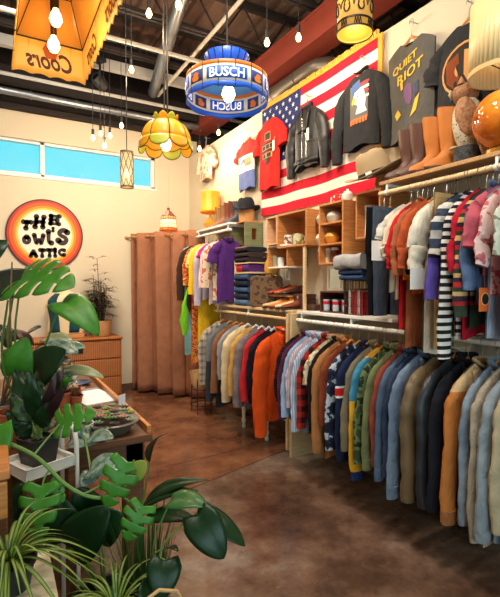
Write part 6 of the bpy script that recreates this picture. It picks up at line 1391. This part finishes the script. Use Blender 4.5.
def small_pot(px,py,label,pm,r,h,mm,kind,hh=.12,n=26):
    q=P(px,py,Z=TZ+.02); x=max(TX0+.1,min(TX1-.12,q.x)); o=Plant('potted_plant',(x,min(TY1-.1,max(TY0+.1,q.y)),TZ+.0005),label).pot(r,h,pm); b=MB(); c=V((0,0,h*.88))
    for i in range(n):
        a=2.4*i; el=R.uniform(.4,1.4); d=V((math.cos(a)*math.cos(el),math.sin(a)*math.cos(el),math.sin(el))); e=c+d*hh*R.uniform(.7,1.15)
        leaf(c+V((d.x,d.y,0))*.01,e,.02 if kind=='fern' else .045,(0,0,1) if abs(d.z)<.9 else (1,0,0),lance,.1,.2,nu=6,nv=1,b=b)
    b.build('foliage',mm,o.o); return o
small_pot(62,402,'small bushy fern just behind the split vine leaf on the long table',pott,.05,.08,lg,'fern',.13,40)
small_pot(66,392,'small grey pot with blue green leaves on the long table',potg,.05,.09,lsil,'b',.12,20)
small_pot(76,400,'small coral tinted succulent plant behind the pewter bowl',pott,.04,.05,sm[1],'b',.08,24)
small_pot(70,384,'small plant with orange tinged leaves far down the long table',potw,.045,.08,leafm('orange tinged leaf',(206,140,60),(120,130,60)),'b',.11,20)
small_pot(50,384,'leafy green plant in a white pot at the far end of the long table',potw,.07,.10,ldk,'b',.2,30)
small_pot(40,398,'bushy plant filling the middle of the long table behind the calathea',pott,.08,.12,ldk,'b',.22,40)
q=P(92,397,Z=TZ); x=min(q.x,.54); o=empty('paper_pad',(x,q.y,TZ+.0005),rz=.2); b=MB(); b.box((-.11,-.19,0),(.11,.19,.006)); b.build('sheets',mat('white paper',(232,234,238),.6,var=.02),o,smooth=False); b=MB(); b.box((-.11,.16,.0062),(.11,.19,.01)); b.build('binding',potg,o,smooth=False); tag(o,'white paper pad lying on the long table behind the succulents','paper')
q=P(90,384,Z=TZ); o=empty('dish',(min(q.x,.5),q.y,TZ+.0005)); b=MB(); b.lathe([(0,0),(.05,0),(.085,.02),(.082,.024),(.05,.006),(0,.005)],24); b.build('dish_body',mat('navy glaze',(50,66,96),.2),o); tag(o,'small dark blue dish near the far end of the long table','dish')
q=P(130,408,Z=TZ+.06); o=empty('plant_marker',(.585,q.y+.1,TZ+.0005)); b=MB(); b.box((-.025,-.001,.05),(.025,.001,.11)); b.build('card',mat('white paper',(232,234,238),.6,var=.02),o,smooth=False); b=MB(); b.tube([(0,0,0),(0,0,.06)],.003,6); b.lathe([(0,0),(.02,0),(.02,.012),(0,.012)],14); b.build('stake',stb,o); o.rotation_euler[2]=.6; tag(o,'small white card on a stake beside the succulent bowl','plant marker')
# ------------------------------------------------------------------ daylight and lamps
w=bpy.data.worlds.new('daylight'); scene.world=w; w.use_nodes=True; nt=w.node_tree; bg=nt.nodes['Background']
tc=nt.nodes.new('ShaderNodeTexCoord'); nz=nt.nodes.new('ShaderNodeTexNoise'); nz.inputs['Scale'].default_value=5; nz.inputs['Detail'].default_value=4; nt.links.new(tc.outputs['Generated'],nz.inputs[0])
cr=nt.nodes.new('ShaderNodeValToRGB'); e=cr.color_ramp.elements; e[0].position=.45; e[0].color=(.05,.86,.98,1); e[1].position=.75; e[1].color=(.26,.88,.98,1); nt.links.new(nz.outputs[0],cr.inputs[0]); nt.links.new(cr.outputs[0],bg.inputs[0]); bg.inputs[1].default_value=1.0
def area(name,loc,target,sx,sy,e,col,spread=PI):
    l=bpy.data.lights.new(name,'AREA'); l.shape='RECTANGLE'; l.size=sx; l.size_y=sy; l.energy=e; l.color=col; l.spread=spread; o=bpy.data.objects.new(name,l); COL.objects.link(o); o.location=loc; o.rotation_euler=(V(target)-V(loc)).to_track_quat('-Z','Y').to_euler(); return o
area('shopfront_daylight',(-.2,-3.15,1.8),(-.2,0,1.5),4.6,2.6,80,(.93,.96,1))
WARM=(1,.92,.80)
# ceiling track lamps along the room
for i,(x,y,tx,ty,tz,e) in enumerate(((.9,.4,2.4,1.6,1.3,21),(.7,1.6,2.4,3.0,1.5,22),(.9,3.2,2.4,4.2,1.6,19),(.0,3.6,.6,6.0,1.8,25),(-.6,1.2,.4,2.4,.6,13))):
    area('track_lamp',(x,y,4.05),(tx,ty,tz-.6),.35,.35,e,WARM,2.0)
point('lamp_glow',(c3.x,c3.y,c3.z-.08),1.5,(1,.8,.5),.04); point('lamp_glow',(c7.x,c7.y,c7.z-.08),2.5,(1,.78,.45),.08); point('lamp_glow',(cx,cy,Z1-.05),6,(1,.72,.35),.08)
vs_=scene.view_settings; vs_.view_transform='Standard'; vs_.look='None'; vs_.gamma=1; vs_.use_curve_mapping=False; vs_.exposure=0
